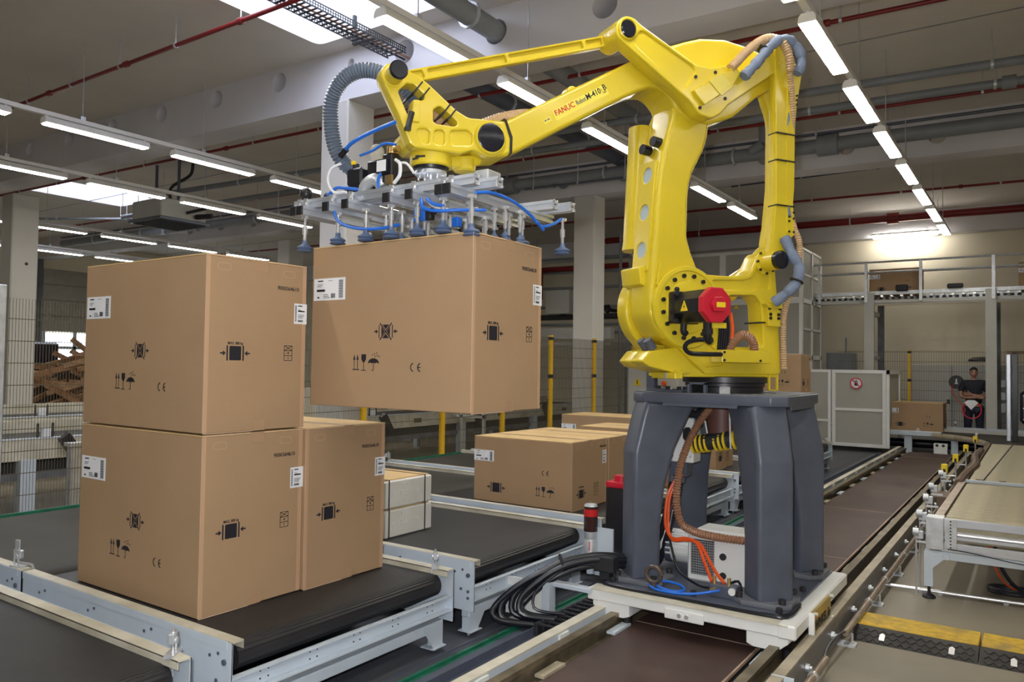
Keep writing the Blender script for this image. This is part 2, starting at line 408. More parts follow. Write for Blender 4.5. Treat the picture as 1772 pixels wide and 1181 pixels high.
# far left wall: sectional door with a glazed band
d = thing('door_1', None, None, (X0, 15.0, 0)); d['kind'] = 'structure'
for k in range(9):
    if k == 4 or k == 3: continue
    part('door_panel', MB().box(X0+.02, X0+.08, 12.2, 17.4, .52*k, .52*k+.50, c=.015), DOORG, d)
for j in range(5):
    part('window_pane', MB().box(X0+.03, X0+.05, 12.35+j*1.0, 13.25+j*1.0, 1.62, 2.55), WINP, d)
for j in range(6):
    part('window_frame', MB().box(X0+.02, X0+.09, 12.2+j*1.0, 12.32+j*1.0, 1.56, 2.6), WHT, d)
part('window_frame', MB().box(X0+.02, X0+.09, 12.2, 17.4, 2.02, 2.12), WHT, d)
part('door_rail', MB().box(X0+.02, X0+.12, 11.95, 12.18, 0, 5.0).box(X0+.02, X0+.12, 17.42, 17.65, 0, 5.0), GRYF, d)

# ------------------------------------------------------------------ strip lights: trunking rows with fixtures
def light_proto():
    t = thing('ceiling_light', 'x', 'ceiling light', (0, 0, 0), local=True)
    b = MB(); L = 1.28
    prof = [(-.072, 0), (.072, 0), (.066, .05), (.045, .075), (-.045, .075), (-.066, .05)]
    k = len(b.v)
    for y in (0, L):
        for x, z in prof: b.v.append((x, y, z))
    n = 6
    for i in range(n): b.f.append((i, (i+1) % n, n+(i+1) % n, n+i))
    b.f.append(tuple(range(n))); b.f.append(tuple(range(n, 2*n)))
    part('lamp_housing', b, LMPH, t)
    part('diffuser', MB().box(-.064, .064, .015, L-.015, -.012, .004, c=.006), LMP, t)
    part('end_clip', MB().cyl((0, .04, .07), (0, .04, .10), .02, 8).cyl((0, L-.04, .07), (0, L-.04, .10), .02, 8), LMPH, t)
    return t
LP = None; ORD = ['first', 'second', 'third', 'fourth', 'fifth', 'sixth', 'seventh', 'eighth', 'ninth', 'tenth', 'eleventh', 'twelfth']
def light_row(x, y_first, n, pitch, nm, nback=0, z=4.46, rail_end=None):
    global LP
    ys = [y_first+pitch*k for k in range(n)]
    for k in range(-nback, n):  # negative k: unseen fixtures that continue the row to light the hall
        y = y_first+pitch*k
        lab = ('white strip light, %s from the front in the row %s' % (ORD[k], nm)) if k >= 0 else 'white strip light, %s before the front one in the row %s' % (ORD[-k-1], nm)
        if LP is None: LP = light_proto(); o = LP; o.location = (x, y, z); o['label'] = lab
        else: o = copy_tree(LP, (x, y, z), label=lab)
        o['group'] = 'strip lights in the row '+nm
    ya, yb = y_first-pitch*nback-.5, rail_end or (ys[-1]+1.7)
    t = thing('light_rail', 'white light trunking rail on thin rods, row '+nm, 'light rail', (x, ya, z))
    part('rail', MB().box(x-.03, x+.03, ya, yb, z+.095, z+.145), LMPH, t)
    y = y_first+.45
    while y < yb:
        part('suspension_rod', MB().cyl((x, y, z+.14), (x, y, ZC), .006, 6).box(x-.02, x+.02, y-.03, y+.03, z+.14, z+.19), GAL, t); y += pitch*1.0
light_row(-1.5, 4.6, 8, 1.7, 'right of the robot', 4)
light_row(-4.31, 2.7, 7, 1.7, 'behind the arm', 3, rail_end=14.2)
light_row(-9.6, 2.65, 5, 1.64, 'at upper left', 1, rail_end=11.0)
light_row(-12.3, 4.57, 4, 1.61, 'second from left', 1, rail_end=11.4)
light_row(-17.3, 7.42, 4, 1.62, 'beyond the left pillar', 1, rail_end=13.5)
light_row(-21.0, 9.2, 4, 1.62, 'by the sectional door', 1, rail_end=15.5)
light_row(1.3, -3.9, 6, 1.7, 'out of frame on the right', 0)  # unseen row, added at the rows' spacing to light the hall
# wall lamp at the back
t = thing('wall_light', 'long tube light hung on the back wall lighting the plaster below', 'wall light', (-2.65, 20.8, 5.1))
part('tube_cover', MB().cyl((-3.35, 20.8, 4.99), (-1.95, 20.8, 4.99), .05, 12), LMP, t)
part('lamp_tray', MB().box(-3.40, -1.9, 20.74, 20.86, 5.035, 5.07), LMPH, t)
part('bracket', MB().box(-3.2, -3.16, 20.8, 20.96, 5.07, 5.09).box(-2.2, -2.16, 20.8, 20.96, 5.07, 5.09), GAL, t)

# ------------------------------------------------------------------ ceiling services
def pipe(name, lab, pts, r, m, fl=(), rods=None, cat='pipe', n=12):
    t = thing(name, lab, cat, pts[0])
    b = MB()
    for a, c in zip(pts[:-1], pts[1:]): b.cyl(a, c, r, n)
    part('pipe', b, m, t)
    a, c = Vector(pts[0]), Vector(pts[-1])
    for f in fl:
        p = a.lerp(c, f); dd = (c-a).normalized()
        part('coupling', MB().cyl(p-dd*r*1.4, p+dd*r*1.4, r*1.55, n), m, t)
    for f in rods or ():
        p = a.lerp(c, f)
        part('hanger', MB().cyl(p, (p.x, p.y, ZC), .007, 6).lathe(p, [(r*1.25, -.015), (r*1.25, .015)], axis=(c-a), n=12), GAL, t)
    return t
def fr(n, a=.06, b=.94): return [a+(b-a)*k/(n-1) for k in range(n)]
pipe('sprinkler_pipe', 'dark red sprinkler pipe crossing below the big skylight', [(-17, 4.93, 5.25), (-2.5, 4.96, 5.25)], .024, REDP, (.42, .55, .7), fr(12))
pipe('sprinkler_pipe', 'dark red sprinkler pipe just behind the first white beam', [(-24, 7.33, 5.25), (4.5, 8.5, 5.25)], .024, REDP, (.3, .45, .6, .78), fr(18))
pipe('sprinkler_pipe', 'dark red sprinkler pipe in front of the second beam', [(-24, 10.1, 5.22), (4.5, 11.5, 5.22)], .024, REDP, (.4, .55, .7, .86), fr(16))
pipe('sprinkler_pipe', 'thin dark red sprinkler pipe behind the second beam', [(-24, 15.6, 5.25), (4.5, 17.35, 5.25)], .024, REDP, (.4, .6, .8), fr(16))
pipe('fire_main', 'thick dark red pipe along the back wall', [(-10, 19.3, 5.22), (4.5, 19.95, 5.22)], .085, REDP, (.5,), fr(8))
pipe('service_pipe', 'nearer of two slim grey pipes under the ceiling beyond the robot', [(-7.4, 9.55, 5.15), (4.5, 10.45, 5.15)], .052, PIPG, (.7,), fr(6))
pipe('service_pipe', 'farther of two slim grey pipes under the ceiling beyond the robot', [(-7.4, 10.3, 5.15), (4.5, 11.15, 5.15)], .052, PIPG, (.6,), fr(6))
pipe('service_pipe', 'slim grey pipe behind the unit heater, nearer of the pair', [(-15.2, 8.9, 5.1), (-7.6, 9.5, 5.1)], .05, PIPG, (), fr(4))
pipe('service_pipe', 'slim grey pipe behind the unit heater, farther of the pair', [(-17.5, 9.6, 5.0), (-7.6, 10.2, 5.05)], .05, PIPG, (), fr(4))
pipe('main_pipe', 'thick grey pipe running along the front of the second beam', [(-24, 11.4, 5.13), (4.5, 12.66, 5.13)], .105, PIPG, (.35, .55, .75), fr(12))
pipe('conduit', 'thin dark conduit clamped above the thick grey pipe', [(-24, 11.35, 5.30), (4.5, 12.6, 5.30)], .022, GRYD, (), fr(10))
pipe('drop_pipe', 'grey vertical pipe bending down to the thick pipe behind the robot', [(-3.55, 12.15, 5.55), (-3.55, 12.15, 5.25), (-3.75, 12.2, 5.16)], .07, PIPG)
pipe('drop_pipe', 'grey vertical pipe by the left pillar ceiling', [(-18.6, 11.3, 5.56), (-18.6, 11.3, 4.95)], .07, PIPG)
pipe('round_duct', 'round grey duct entering an opening in the first beam', [(-4.83, 1.5, 5.31), (-4.83, 6.75, 5.31)], .112, DUCT, (), (.5, .9), cat='duct', n=20)
pipe('round_duct', 'dark grey duct slanting back behind the robot arm', [(-6.1, 7.2, 5.36), (-6.1, 12.5, 5.36)], .11, GRYD, (), (.3, .7), cat='duct', n=16)
pipe('round_duct', 'grey round duct leaving the far side of the first beam', [(-4.83, 7.1, 5.31), (-4.83, 12.6, 5.31)], .112, DUCT, (), (.3, .7), cat='duct', n=16)
pipe('conduit', 'thin grey conduit branch with sprinkler head near the back wall', [(-5.0, 15.0, 5.3), (-2.3, 14.9, 5.3)], .018, GRYD, (.99,), fr(3))
pipe('conduit', 'thin conduit with drop ends behind the robot forearm', [(-7.2, 10.9, 4.7), (-4.4, 11.1, 4.7)], .018, GRYD, (.2, .8), fr(4))
pipe('conduit', 'thin grey conduit above the sectional door', [(-22, 8.4, 5.2), (-18.5, 10.5, 5.2)], .03, DUCT, (), fr(3))
# perforated cable tray
t = thing('cable_tray', 'dark perforated cable tray running into the beam opening', 'cable tray', (-6.13, 2.5, 5.28))
rn = MB(); xa, xb, ya, yb = -6.27, -5.99, 2.2, 6.55
sl = MB(); y = ya
while y < yb-.03:
    sl.box(xa, xb, y, y+.028, 5.268, 5.274); y += .075
part('rung', sl, TRAY, t, kind='stuff')
for sx in (xa, xb):
    s2 = MB(); s2.box(sx-.002, sx+.002, ya, yb, 5.268, 5.286).box(sx-.002, sx+.002, ya, yb, 5.305, 5.313).box(sx-.002, sx+.002, ya, yb, 5.33, 5.345); y = ya
    while y < yb: s2.box(sx-.002, sx+.002, y, y+.010, 5.286, 5.33); y += .034
    part('side_rail', s2, TRAY, t)
part('cable', MB().tube([(-6.2, ya, 5.285), (-6.18, 4, 5.285), (-6.15, 6.7, 5.285)], .012, 6, .2), RUB, t)
part('cable', MB().tube([(-6.08, ya, 5.285), (-6.1, 4, 5.285), (-6.08, 6.7, 5.285)], .014, 6, .2), CHOSE, t)
for y in (3.6, 6.0): part('hanger', MB().box(-6.30, -6.27, y, y+.04, 5.25, ZC).box(-6.3, -5.96, y, y+.04, 5.245, 5.262), TRAY, t)
# unit heater at left
t = thing('unit_heater', 'grey ceiling unit heater with dark louvred slot hanging from the ceiling', 'heater', (-14.0, 8.6, 4.1))
part('heater_body', MB().box(-14.6, -13.6, 8.2, 9.15, 4.42, 4.78, c=.02), GRYL, t)
part('louvre_frame', MB().box(-14.65, -13.55, 8.15, 9.2, 4.36, 4.42, c=.01), GRYD, t)
lv = MB()
for k in range(9): lv.box(-14.55+k*.11, -14.50+k*.11, 8.2, 9.15, 4.345, 4.36)
part('louvre', lv, BLKM, t, kind='stuff')
part('flue', MB().tube([(-14.1, 8.7, 4.78), (-14.1, 8.7, 5.1), (-13.8, 8.9, 5.35), (-13.7, 8.9, 5.58)], .03, 8, .05), BLKM, t)
part('bracket', MB().box(-14.5, -14.46, 8.6, 8.64, 4.78, ZC).box(-13.74, -13.7, 8.6, 8.64, 4.78, ZC), GRYD, t)
part('pipe_stub', MB().cyl((-13.55, 8.7, 4.55), (-13.1, 8.8, 4.6), .03, 8).cyl((-13.55, 8.9, 4.5), (-13.2, 9.0, 4.5), .05, 8), BLKM, t)
# ------------------------------------------------------------------ belt conveyors in parallel lanes on the left
BZ = .4466
def conveyor(y0, y1, xb, xf, lab, front=True, belt=BELT):
    t = thing('belt_conveyor', lab, 'conveyor', ((xb+xf)/2, (y0+y1)/2, 0), group='belt conveyors feeding away from the robot track')
    # belt: closed loop around two end rollers
    r = .066; zt, zb = BZ, BZ-2*r; a, c = xb+.03, xf-.055; ya, yb = y0+.075, y1-.045
    prof = circ(c-r, zt-r, r, 10, PI/2, -PI/2)+circ(a+r, zt-r, r, 10, -PI/2, -3*PI/2)
    b = MB(); n = len(prof)
    for yy in (ya, yb):
        for p in prof: b.v.append((p[0], yy, p[1]))
    for i in range(n): b.f.append((i, (i+1) % n, n+(i+1) % n, n+i))
    b.f.append(tuple(range(n))); b.f.append(tuple(range(n, 2*n)))
    part('belt', b, belt, t)
    for nm, yy, s in (('near', y0, 1), ('far', y1, -1)):
        zc = BZ+.032
        w = MB().box(xb, xf, yy-.003 if s > 0 else yy-.001, yy+.001 if s > 0 else yy+.003, .17, zc)
        if front: w.plate([(xf-.26, .17), (xf, .17), (xf, zc), (xf-.26, zc)], yy-.004, yy+.004, XZ, bevel=.001)
        part('side_plate', w, WHT, t)
        cw = .058*s
        part('guard_cap', MB().box(xb, xf, min(yy, yy+cw), max(yy, yy+cw), zc-.004, zc+.004).box(xb, xf, min(yy+cw-.003*s, yy+cw), max(yy+cw-.003*s, yy+cw), zc-.035, zc), CRM, t)
        part('cap_lip', MB().box(xb, xf-.03, min(yy-.0035*s, yy-.0065*s), max(yy-.0035*s, yy-.0065*s), zc-.034, zc+.003), WHT, t)
        bo = MB()
        yo = yy-.005*s
        for k in range(6):
            xx = xf-.09-k*.52
            if xx < xb+.1: break
            bo.cyl((xx, yo, .42), (xx, yo-.004*s, .42), .008, 6).cyl((xx-.06, yo, .40), (xx-.06, yo-.004*s, .40), .008, 6)
        bo.cyl((xf-.045, yo, .39), (xf-.045, yo-.008*s, .39), .014, 8).cyl((xf-.1, yo, .30), (xf-.1, yo-.004*s, .30), .01, 6).cyl((xf-.045, yo, .25), (xf-.045, yo-.005*s, .25), .01, 6).cyl((xf-.045, yo, .29), (xf-.045, yo-.005*s, .29), .01, 6)
        part('bolt', bo, GRYD, t)
    if front:
        ch = MB().box(xf-.045, xf-.040, y0+.004, y1-.004, .237, .322).box(xf-.045, xf-.005, y0+.004, y1-.004, .315, .322).box(xf-.045, xf+.0, y0+.004, y1-.004, .235, .242)
        part('front_channel', ch, WHT, t)
        hb = MB(); 
        for k in range(5):
            yy = y0+.18+k*.29
            for dy in (0, .045):
                for dz in (.262, .297): hb.cyl((xf-.040, yy+dy, dz), (xf-.038, yy+dy, dz), .0045, 6)
        part('bolt_hole', hb, BLKM, t, kind='stuff')
        part('cross_tube', MB().box(xf-.115, xf-.055, y0+.02, y1-.02, .12, .18, c=.005), WHT, t)
    for yy, s in ((y0+.06, 1), (y1-.06, -1)):
        for xx in ((xf-.085, xb+.35) if front else (xf-.35, xb+.35)):
            b = MB().box(xx-.03, xx+.03, yy-.03, yy+.03, .03, .17)
            b.plate([(yy-.03*s, .03), (yy+.05*s, .03), (yy+.14*s, .15), (yy+.14*s, .17), (yy-.03*s, .17)][::s], xx+.028, xx+.034, YZ, bevel=.001)
            b.box(xx-.05, xx+.05, min(yy-.045*s, yy+.075*s), max(yy-.045*s, yy+.075*s), .028, .034)
            lg = part('leg', b, WHT, t)
            part('foot_stud', MB().cyl((xx, yy, .0), (xx, yy, .03), .010, 8), GAL, lg)
    return t
LN = ['empty foremost one', 'carrying the stack of big cartons', 'carrying the two white strapped packs', 'carrying the medium cartons beside the beacon', 'fifth of eight', 'sixth of eight', 'seventh of eight', 'eighth and farthest']
for k in range(8):
    y0 = 2.123+1.712*(k-1); y1 = y0+1.53
    if k == 2: y0, y1 = 3.862, 5.325
    if k == 0: y0, y1 = .40, 1.925
    conveyor(y0, y1, -4.80, -2.885, 'front belt conveyor section, lane '+LN[k])
    conveyor(y0, y1, -6.80, -4.835, 'rear belt conveyor section, lane '+LN[k], front=False, belt=BELTG)
    gs = MB().box(-6.832, -6.803, y0, y1+.15, .40, .452)
    solo('edge_strip', gs, GREEN, 'dark green edge strip behind the rear belt, lane '+LN[k], 'edge strip', group='green strips behind the belts')

# light-sensor brackets standing on conveyor rails
def sensor(x, y, z, lab, ang=0., lens=True, h=.10, big=False):
    t = thing('reflector_bracket', lab, 'sensor', (x, y, z), ang, local=True)
    part('clamp', MB().box(-.05, .05, -.02, .02, 0, .012).box(-.02, .02, -.022, -.018, -.06, .012), GAL, t)
    part('rod', MB().cyl((0, 0, -.09 if big else 0), (0, 0, h), .007, 8).cyl((-.035, 0, .01), (-.035, 0, h*.85), .005, 8), STL, t)
    part('holder', MB().box(-.022, .03, -.012, .012, h*.45, h*.85, c=.004).cyl((0, -.018, h*.55), (0, .018, h*.55), .014, 10), GAL, t)
    if lens: part('reflector_disc', MB().cyl((.03, 0, h*.62), (.042, 0, h*.62), .024, 16), REFL, t)
    return t
sensor(-2.975, 1.90, .478, 'steel sensor clamp at the front end of the foremost conveyor rail', -.9, False, .11, True)
t = sensor(-4.93, 2.15, .478, 'bent steel sensor clamp with crank arm and paddle on the rail', .2, False, .12)
part('crank_arm', MB().tube([(.0, 0, .03), (.06, 0, .03), (.12, 0, .025), (.13, 0, -.02), (.13, 0, -.08)], .007, 8, .02), STL, t)
part('paddle', MB().box(-.03, .01, -.004, .004, .06, .16, c=.003), GAL, t)
sensor(-3.0, 3.62, .478, 'steel sensor clamp at the front end of the big carton conveyor', -.9, False, .11, True)
t = sensor(-4.70, 5.30, .478, 'sensor clamp with small plate behind the white strapped packs', .2, True, .13)
part('crank_arm', MB().tube([(.0, 0, .03), (.06, 0, .03), (.12, 0, .025), (.13, 0, -.02)], .007, 8, .02), STL, t)
sensor(-6.62, 7.05, .478, 'round white reflector on two rods at the lane of medium cartons', 3.0, True, .14)
sensor(-3.05, 7.05, .478, 'round reflector on the rail seen between the pedestal legs', -.6, True, .07)
sensor(-3.0, 10.42, .478, 'round reflector on a rail right of the pedestal, nearer one', -.6, True, .07)
sensor(-3.0, 13.9, .478, 'round reflector on a rail right of the pedestal, farther one', -.6, True, .07)

# ------------------------------------------------------------------ track for the robot carriage
trk = thing('robot_track', 'floor track with brown deck panels and steel rails under the robot', 'track', (-1.7, 9.2, 0))
JO = [1.4, 4.52, 7.05, 9.59, 12.85, 16.05, 17.05]
for a, c in zip(JO[:-1], JO[1:]):
    part('deck_panel', MB().box(-2.10, -1.345, a+.004, c-.004, .085, .10), PANB, trk)
    part('panel_seam', MB().box(-2.10, -1.345, c-.004, c+.004, .085, .101), PINK, trk)
    part('panel_edge', MB().box(-1.342, -1.330, a+.004, c-.004, .085, .102), PINK, trk)
part('base_plate', MB().box(-2.14, -1.04, 1.4, 17.05, .004, .05), BLKM, trk)
for x in (-2.175, -1.205):
    b = MB(); pr_ = [(-.05, .05), (.05, .05), (.05, .062), (.012, .07), (.012, .14), (.028, .15), (.028, .178), (-.028, .178), (-.028, .15), (-.012, .14), (-.012, .07), (-.05, .062)]
    for y in (1.4, 17.05):
        for p in pr_: b.v.append((x+p[0], y, p[1]))
    n = len(pr_)
    for i in range(n): b.f.append((i, (i+1) % n, n+(i+1) % n, n+i))
    b.f += [tuple(range(n)), tuple(range(n, 2*n))]
    part('guide_rail', b, RAIL, trk)
    k = 0; y = 1.8
    while y < 17:
        part('rail_clip', MB().box(x-.085 if x > -1.5 else x+.03, x-.03 if x > -1.5 else x+.085, y, y+.22, .10, .115), WHT if k % 2 else TAN, trk); y += .8; k += 1
# right channel beam
part('beam_flange', MB().box(-1.098, -1.038, 1.4, 17.05, .176, .187), TAN, trk)
part('beam_web', MB().box(-1.047, -1.0385, 1.4, 17.05, .004, .1755).box(-1.098, -1.048, 1.4, 17.05, .004, .012), mat('grey_beam_web', (.24, .235, .225), .45, metal=.3, var=.15), trk)
part('beam_end_plate', MB().box(-1.10, -.99, 3.93, 3.94, .05, .19), WHT, trk)
bb = MB()
for k in range(16):
    y = 3.75+k*.62; bb.cyl((-1.038, y, .10), (-1.018, y, .10), .022, 8).cyl((-1.018, y, .10), (-1.005, y, .10), .012, 6)
part('beam_bolt', bb, GAL, trk)
for k in range(10):
    y = 4.15+k*1.0; f = MB().box(-1.035, -.93, y-.02, y+.06, 0, .014)
    fp = part('foot_bracket', f, GAL, trk)
    part('stud', MB().cyl((-.955, y+.02, .012), (-.955, y+.02, .075), .008, 8).cyl((-.955, y+.02, .014), (-.955, y+.02, .028), .016, 6), STL, fp)
# left white beam with cut-outs
lb = MB(); cut = []; y = 1.6
while y < 16.8: cut.append(rpoly([(y, .075), (y+.62, .075), (y+.62, .125), (y, .125)], .01)); y += .78
lb.plate([(1.4, .05), (17.05, .05), (17.05, .19), (1.4, .19)], -2.247, -2.240, YZ, cut, .0008)
part('side_beam', lb, WHT, trk)
part('side_beam_cap', MB().box(-2.305, -2.238, 1.4, 17.05, .19, .198), CRM, trk)
y = 2.28
while y < 17:
    p_ = part('beam_bracket', MB().box(-2.238, -2.225, y-.05, y+.05, .045, .185), WHT2, trk)
    part('bolt', MB().cyl((-2.225, y+.02, .15), (-2.215, y+.02, .15), .014, 8), BLKM, p_); y += .78
# cable trough between the track and the belts
solo('cable_trough', MB().box(-2.62, -2.315, 1.4, 17, 0, .012).box(-2.625, -2.617, 1.4, 17, 0, .06).box(-2.325, -2.315, 1.4, 17, 0, .10), GRYD, 'dark steel cable trough beside the left rail of the track', 'cable trough')
solo('floor_strip', MB().box(-2.80, -2.745, 1.4, 9, 0, .014).box(-2.79, -2.77, 1.4, 9, .014, .03), GREEN, 'green plastic strip along the trough on the slate floor', 'floor strip')
solo('floor_rail', MB().box(-2.735, -2.635, 1.4, 17, 0, .02).box(-2.90, -2.88, 1.4, 17, 0, .006), GRYD, 'flat dark steel floor rail beside the green strip', 'floor rail')
# pipe along the right beam
t = thing('conduit_pipe', 'dull steel conduit pipe along the right track beam', 'conduit', (-.975, 7, .07))
part('pipe', MB().cyl((-.985, 1.4, .085), (-.985, 4.60, .085), .021, 12).cyl((-.985, 5.12, .085), (-.985, 16.8, .085), .021, 12), PIPEB, t)
part('cable', MB().tube([(-.985, 4.5, .085), (-1.01, 4.75, .10), (-1.0, 4.95, .11), (-.985, 5.2, .085)], .008, 6, .03), RUB, t)
for y in (4.3, 5.9, 6.6, 7.6, 9.0): part('pipe_clip', MB().lathe((-.985, y, .085), [(.022, -.012), (.027, -.012), (.027, .012), (.022, .012)], axis=(0, 1, 0), n=12, ring=True), STL, t)
# ------------------------------------------------------------------ carriage on the track
car = thing('robot_carriage', 'white-framed robot carriage with black deck plate on the track rails', 'carriage', (-1.73, 5.03, .18))
part('frame', MB().box(-2.36, -1.09, 4.36, 4.44, .232, .30, c=.006).box(-1.19, -1.088, 4.357, 5.72, .225, .305, c=.01).box(-2.363, -2.28, 4.3575, 5.72, .230, .3015, c=.006).box(-2.36, -1.09, 5.66, 5.72, .232, .30, c=.006), WHT2, car)
part('front_cover', MB().box(-2.34, -1.13, 4.352, 4.47, .296, .302), CRM, car)
part('joint_plate', MB().box(-1.84, -1.60, 4.345, 4.36, .215, .275, c=.004), WHT2, car)
part('bolt', MB().cyl((-1.745, 4.345, .245), (-1.745, 4.335, .245), .013, 10).cyl((-1.70, 4.345, .245), (-1.70, 4.335, .245), .013, 10), STL, car)
for nm, x0, x1, y0, y1 in (('a', -1.36, -1.13, 4.37, 4.62), ('b', -2.33, -2.08, 4.37, 4.62), ('c', -1.36, -1.13, 5.46, 5.70), ('d', -2.33, -2.08, 5.46, 5.70)):
    w_ = MB(); sgn = 1 if y0 < 5 else -1
    w_.plate([(x0, .165), (x0+.04, .150), (x1-.06, .150), (x1, .20), (x1, .235), (x0, .235)] if x0 > -2 else [(x1, .165), (x1-.04, .150), (x0+.06, .150), (x0, .20), (x0, .235), (x1, .235)], y0, y1, XZ, bevel=.004)
    blk = part('wheel_block', w_, WHT2, car)
    xc = -1.205 if x0 > -2 else -2.175
    part('guide_wheel', MB().cyl((xc-.055, y0+.06, .155), (xc-.055, y0+.06, .10), .03, 14).cyl((xc+.055, y0+.06, .155), (xc+.055, y0+.06, .10), .03, 14).cyl((xc-.03, y0+.14, .205), (xc+.03, y0+.14, .205), .028, 14), BLK, blk)
part('deck_plate', MB().plate([(-2.31, 4.48), (-1.175, 4.48), (-1.175, 5.68), (-2.31, 5.68)], .300, .316, XY, bevel=.003), GRYD, car)
part('edge_cable', MB().tube([(-2.33, 4.9, .31), (-2.33, 4.55, .31), (-2.25, 4.455, .312), (-1.8, 4.45, .312), (-1.25, 4.45, .312), (-1.16, 4.5, .312), (-1.155, 4.72, .314)], .011, 8, .03), RUB, car)
part('edge_cable', MB().tube([(-1.30, 4.455, .315), (-1.20, 4.475, .316), (-1.165, 4.55, .318), (-1.16, 4.75, .318)], .009, 8, .03), RUB, car)
cb = MB()
for x, y in ((-2.27, 4.52), (-1.22, 4.52), (-1.22, 5.05), (-1.22, 5.64), (-2.27, 5.64), (-1.74, 4.55), (-1.62, 4.78)): cb.cyl((x, y, .316), (x, y, .34), .022, 6).cyl((x, y, .34), (x, y, .345), .014, 8)
part('deck_bolt', cb, BLKM, car)
# maker plate on the right side
mp = part('maker_plate', MB().box(-1.088, -1.068, 4.66, 5.12, .165, .305, c=.003), mat('gold_plate', (.55, .42, .14), .35, metal=.6, var=.15), car)
MXs = Matrix.Translation((-1.066, 4.90, .218)) @ Matrix(((0, 0, 1), (1, 0, 0), (0, 1, 0))).to_4x4()
part('lettering', MB().text('WINKEL.de', .078, MXs), INK, mp)
part('flame_mark', MB().plate([(4.70, .265), (4.735, .265), (4.72, .295)], -1.068, -1.0665, YZ, bevel=.0001), ORG, mp)
part('plate_edge', MB().box(-1.09, -1.058, 4.648, 4.660, .155, .31), WHT2, mp)
part('plate_bolt', MB().cyl((-1.068, 4.69, .295), (-1.05, 4.69, .295), .012, 8).cyl((-1.068, 5.1, .30), (-1.05, 5.1, .30), .012, 8).cyl((-1.068, 5.08, .175), (-1.045, 5.08, .175), .016, 8).cyl((-1.068, 4.71, .172), (-1.05, 4.71, .172), .012, 8), STL, mp)
# arm and plate that drag the cable chain
part('chain_arm', MB().box(-2.70, -2.33, 4.33, 4.39, .27, .30, c=.004).box(-2.66, -2.60, 4.285, 4.36, .03, .30), WHT, car)
part('chain_plate', MB().plate([(-2.94, .055), (-2.66, .055), (-2.66, .265), (-2.80, .30), (-2.94, .30)], 4.287, 4.295, XZ, bevel=.001), WHT2, car)
part('chain_foot', MB().box(-2.86, -2.66, 4.18, 4.29, .045, .055), WHT2, car)
ch = thing('cable_chain', 'black energy chain lying in the trough left of the carriage', 'cable chain', (-2.6, 4.7, .02))
for k in range(26):
    y = 4.12+k*.075
    part('chain_link', MB().box(-2.61, -2.585, y, y+.06, .014, .095, c=.006).box(-2.375, -2.35, y, y+.06, .014, .095, c=.006).box(-2.60, -2.36, y+.01, y+.03, .08, .09), BLKM, ch)
bun = thing('cable_bundle', 'bundle of thick black cables looping from the chain to the pedestal', 'cable', (-2.6, 4.4, .05))
base_pts = [(-2.22, 4.72, .40), (-2.368, 4.548, .433), (-2.493, 4.463, .423), (-2.634, 4.332, .379), (-2.763, 4.224, .288), (-2.855, 4.141, .181), (-2.856, 4.107, .096), (-2.793, 4.13, .062), (-2.62, 4.20, .055)]
for k, (dx, dy, dz, s_) in enumerate(((0, 0, 0, 1), (.03, .03, .03, .93), (-.02, -.02, -.02, 1.05), (.05, .0, .015, .82), (.06, .04, -.025, .86), (.08, .02, .03, .7))):
    c0 = Vector(base_pts[0]); P = [c0+(Vector(p)-c0)*(1-(1-s_)*min(1, i/4)*.5)+Vector((dx, dy, dz if i < 6 else abs(dz)*.6)) for i, p in enumerate(base_pts)]
    part('cable', MB().tube(P, .021 if k != 5 else .009, 10, .03), RUB, bun)
part('cable_tie', MB().lathe((-2.58, 4.40, .41), [(.06, -.008), (.064, 0), (.06, .008)], axis=(-.7, -.55, -.2), n=14), BLKM, bun)
part('clamp_block', MB().box(-2.40, -2.26, 4.50, 4.60, .37, .47, c=.008).box(-2.365, -2.295, 4.52, 4.58, .30, .38).box(-2.45, -2.22, 4.48, 4.60, .30, .315), BLKM, bun)
# beacon
bc = thing('beacon_lamp', 'red and black signal beacon on a steel body beside the pedestal', 'beacon', (-2.46, 4.62, .40))
X, Y = -2.475, 4.60
part('lamp_body', MB().lathe((X, Y, .40), [(.038, 0), (.045, .01), (.045, .14), (.04, .15), (.045, .16), (.045, .20)], n=20), GAL, bc)
part('dome', MB().lathe((X, Y, .60), [(.046, 0), (.046, .155), (.042, .172), (.0, .176)], n=20), GLASS, bc)
part('dome_cap', MB().lathe((X, Y, .765), [(.046, 0), (.04, .014), (0, .016)], n=20), GAL, bc)
part('red_lens', MB().lathe((X, Y, .60), [(.030, .0), (.030, .10), (.047, .10), (.047, .148), (.03, .15)], n=20), REDL, bc)
part('bracket', MB().box(-2.46, -2.33, 4.64, 4.655, .30, .62).cyl((X, Y, .32), (X, Y, .41), .025, 10), WHT, bc)
stk = part('sticker', MB().box(-2.46, -2.44, 4.551, 4.554, .43, .55), PAP, bc)
part('red_mark', MB().cyl((-2.451, 4.5515, .455), (-2.451, 4.5495, .455), .012, 14).box(-2.459, -2.453, 4.5495, 4.551, .48, .54), RED, stk)
part('lamp_wire', MB().tube([(-2.48, 4.6, .42), (-2.50, 4.6, .38), (-2.47, 4.62, .34), (-2.40, 4.7, .34), (-2.35, 4.72, .37)], .008, 6, .02), RUB, bc)

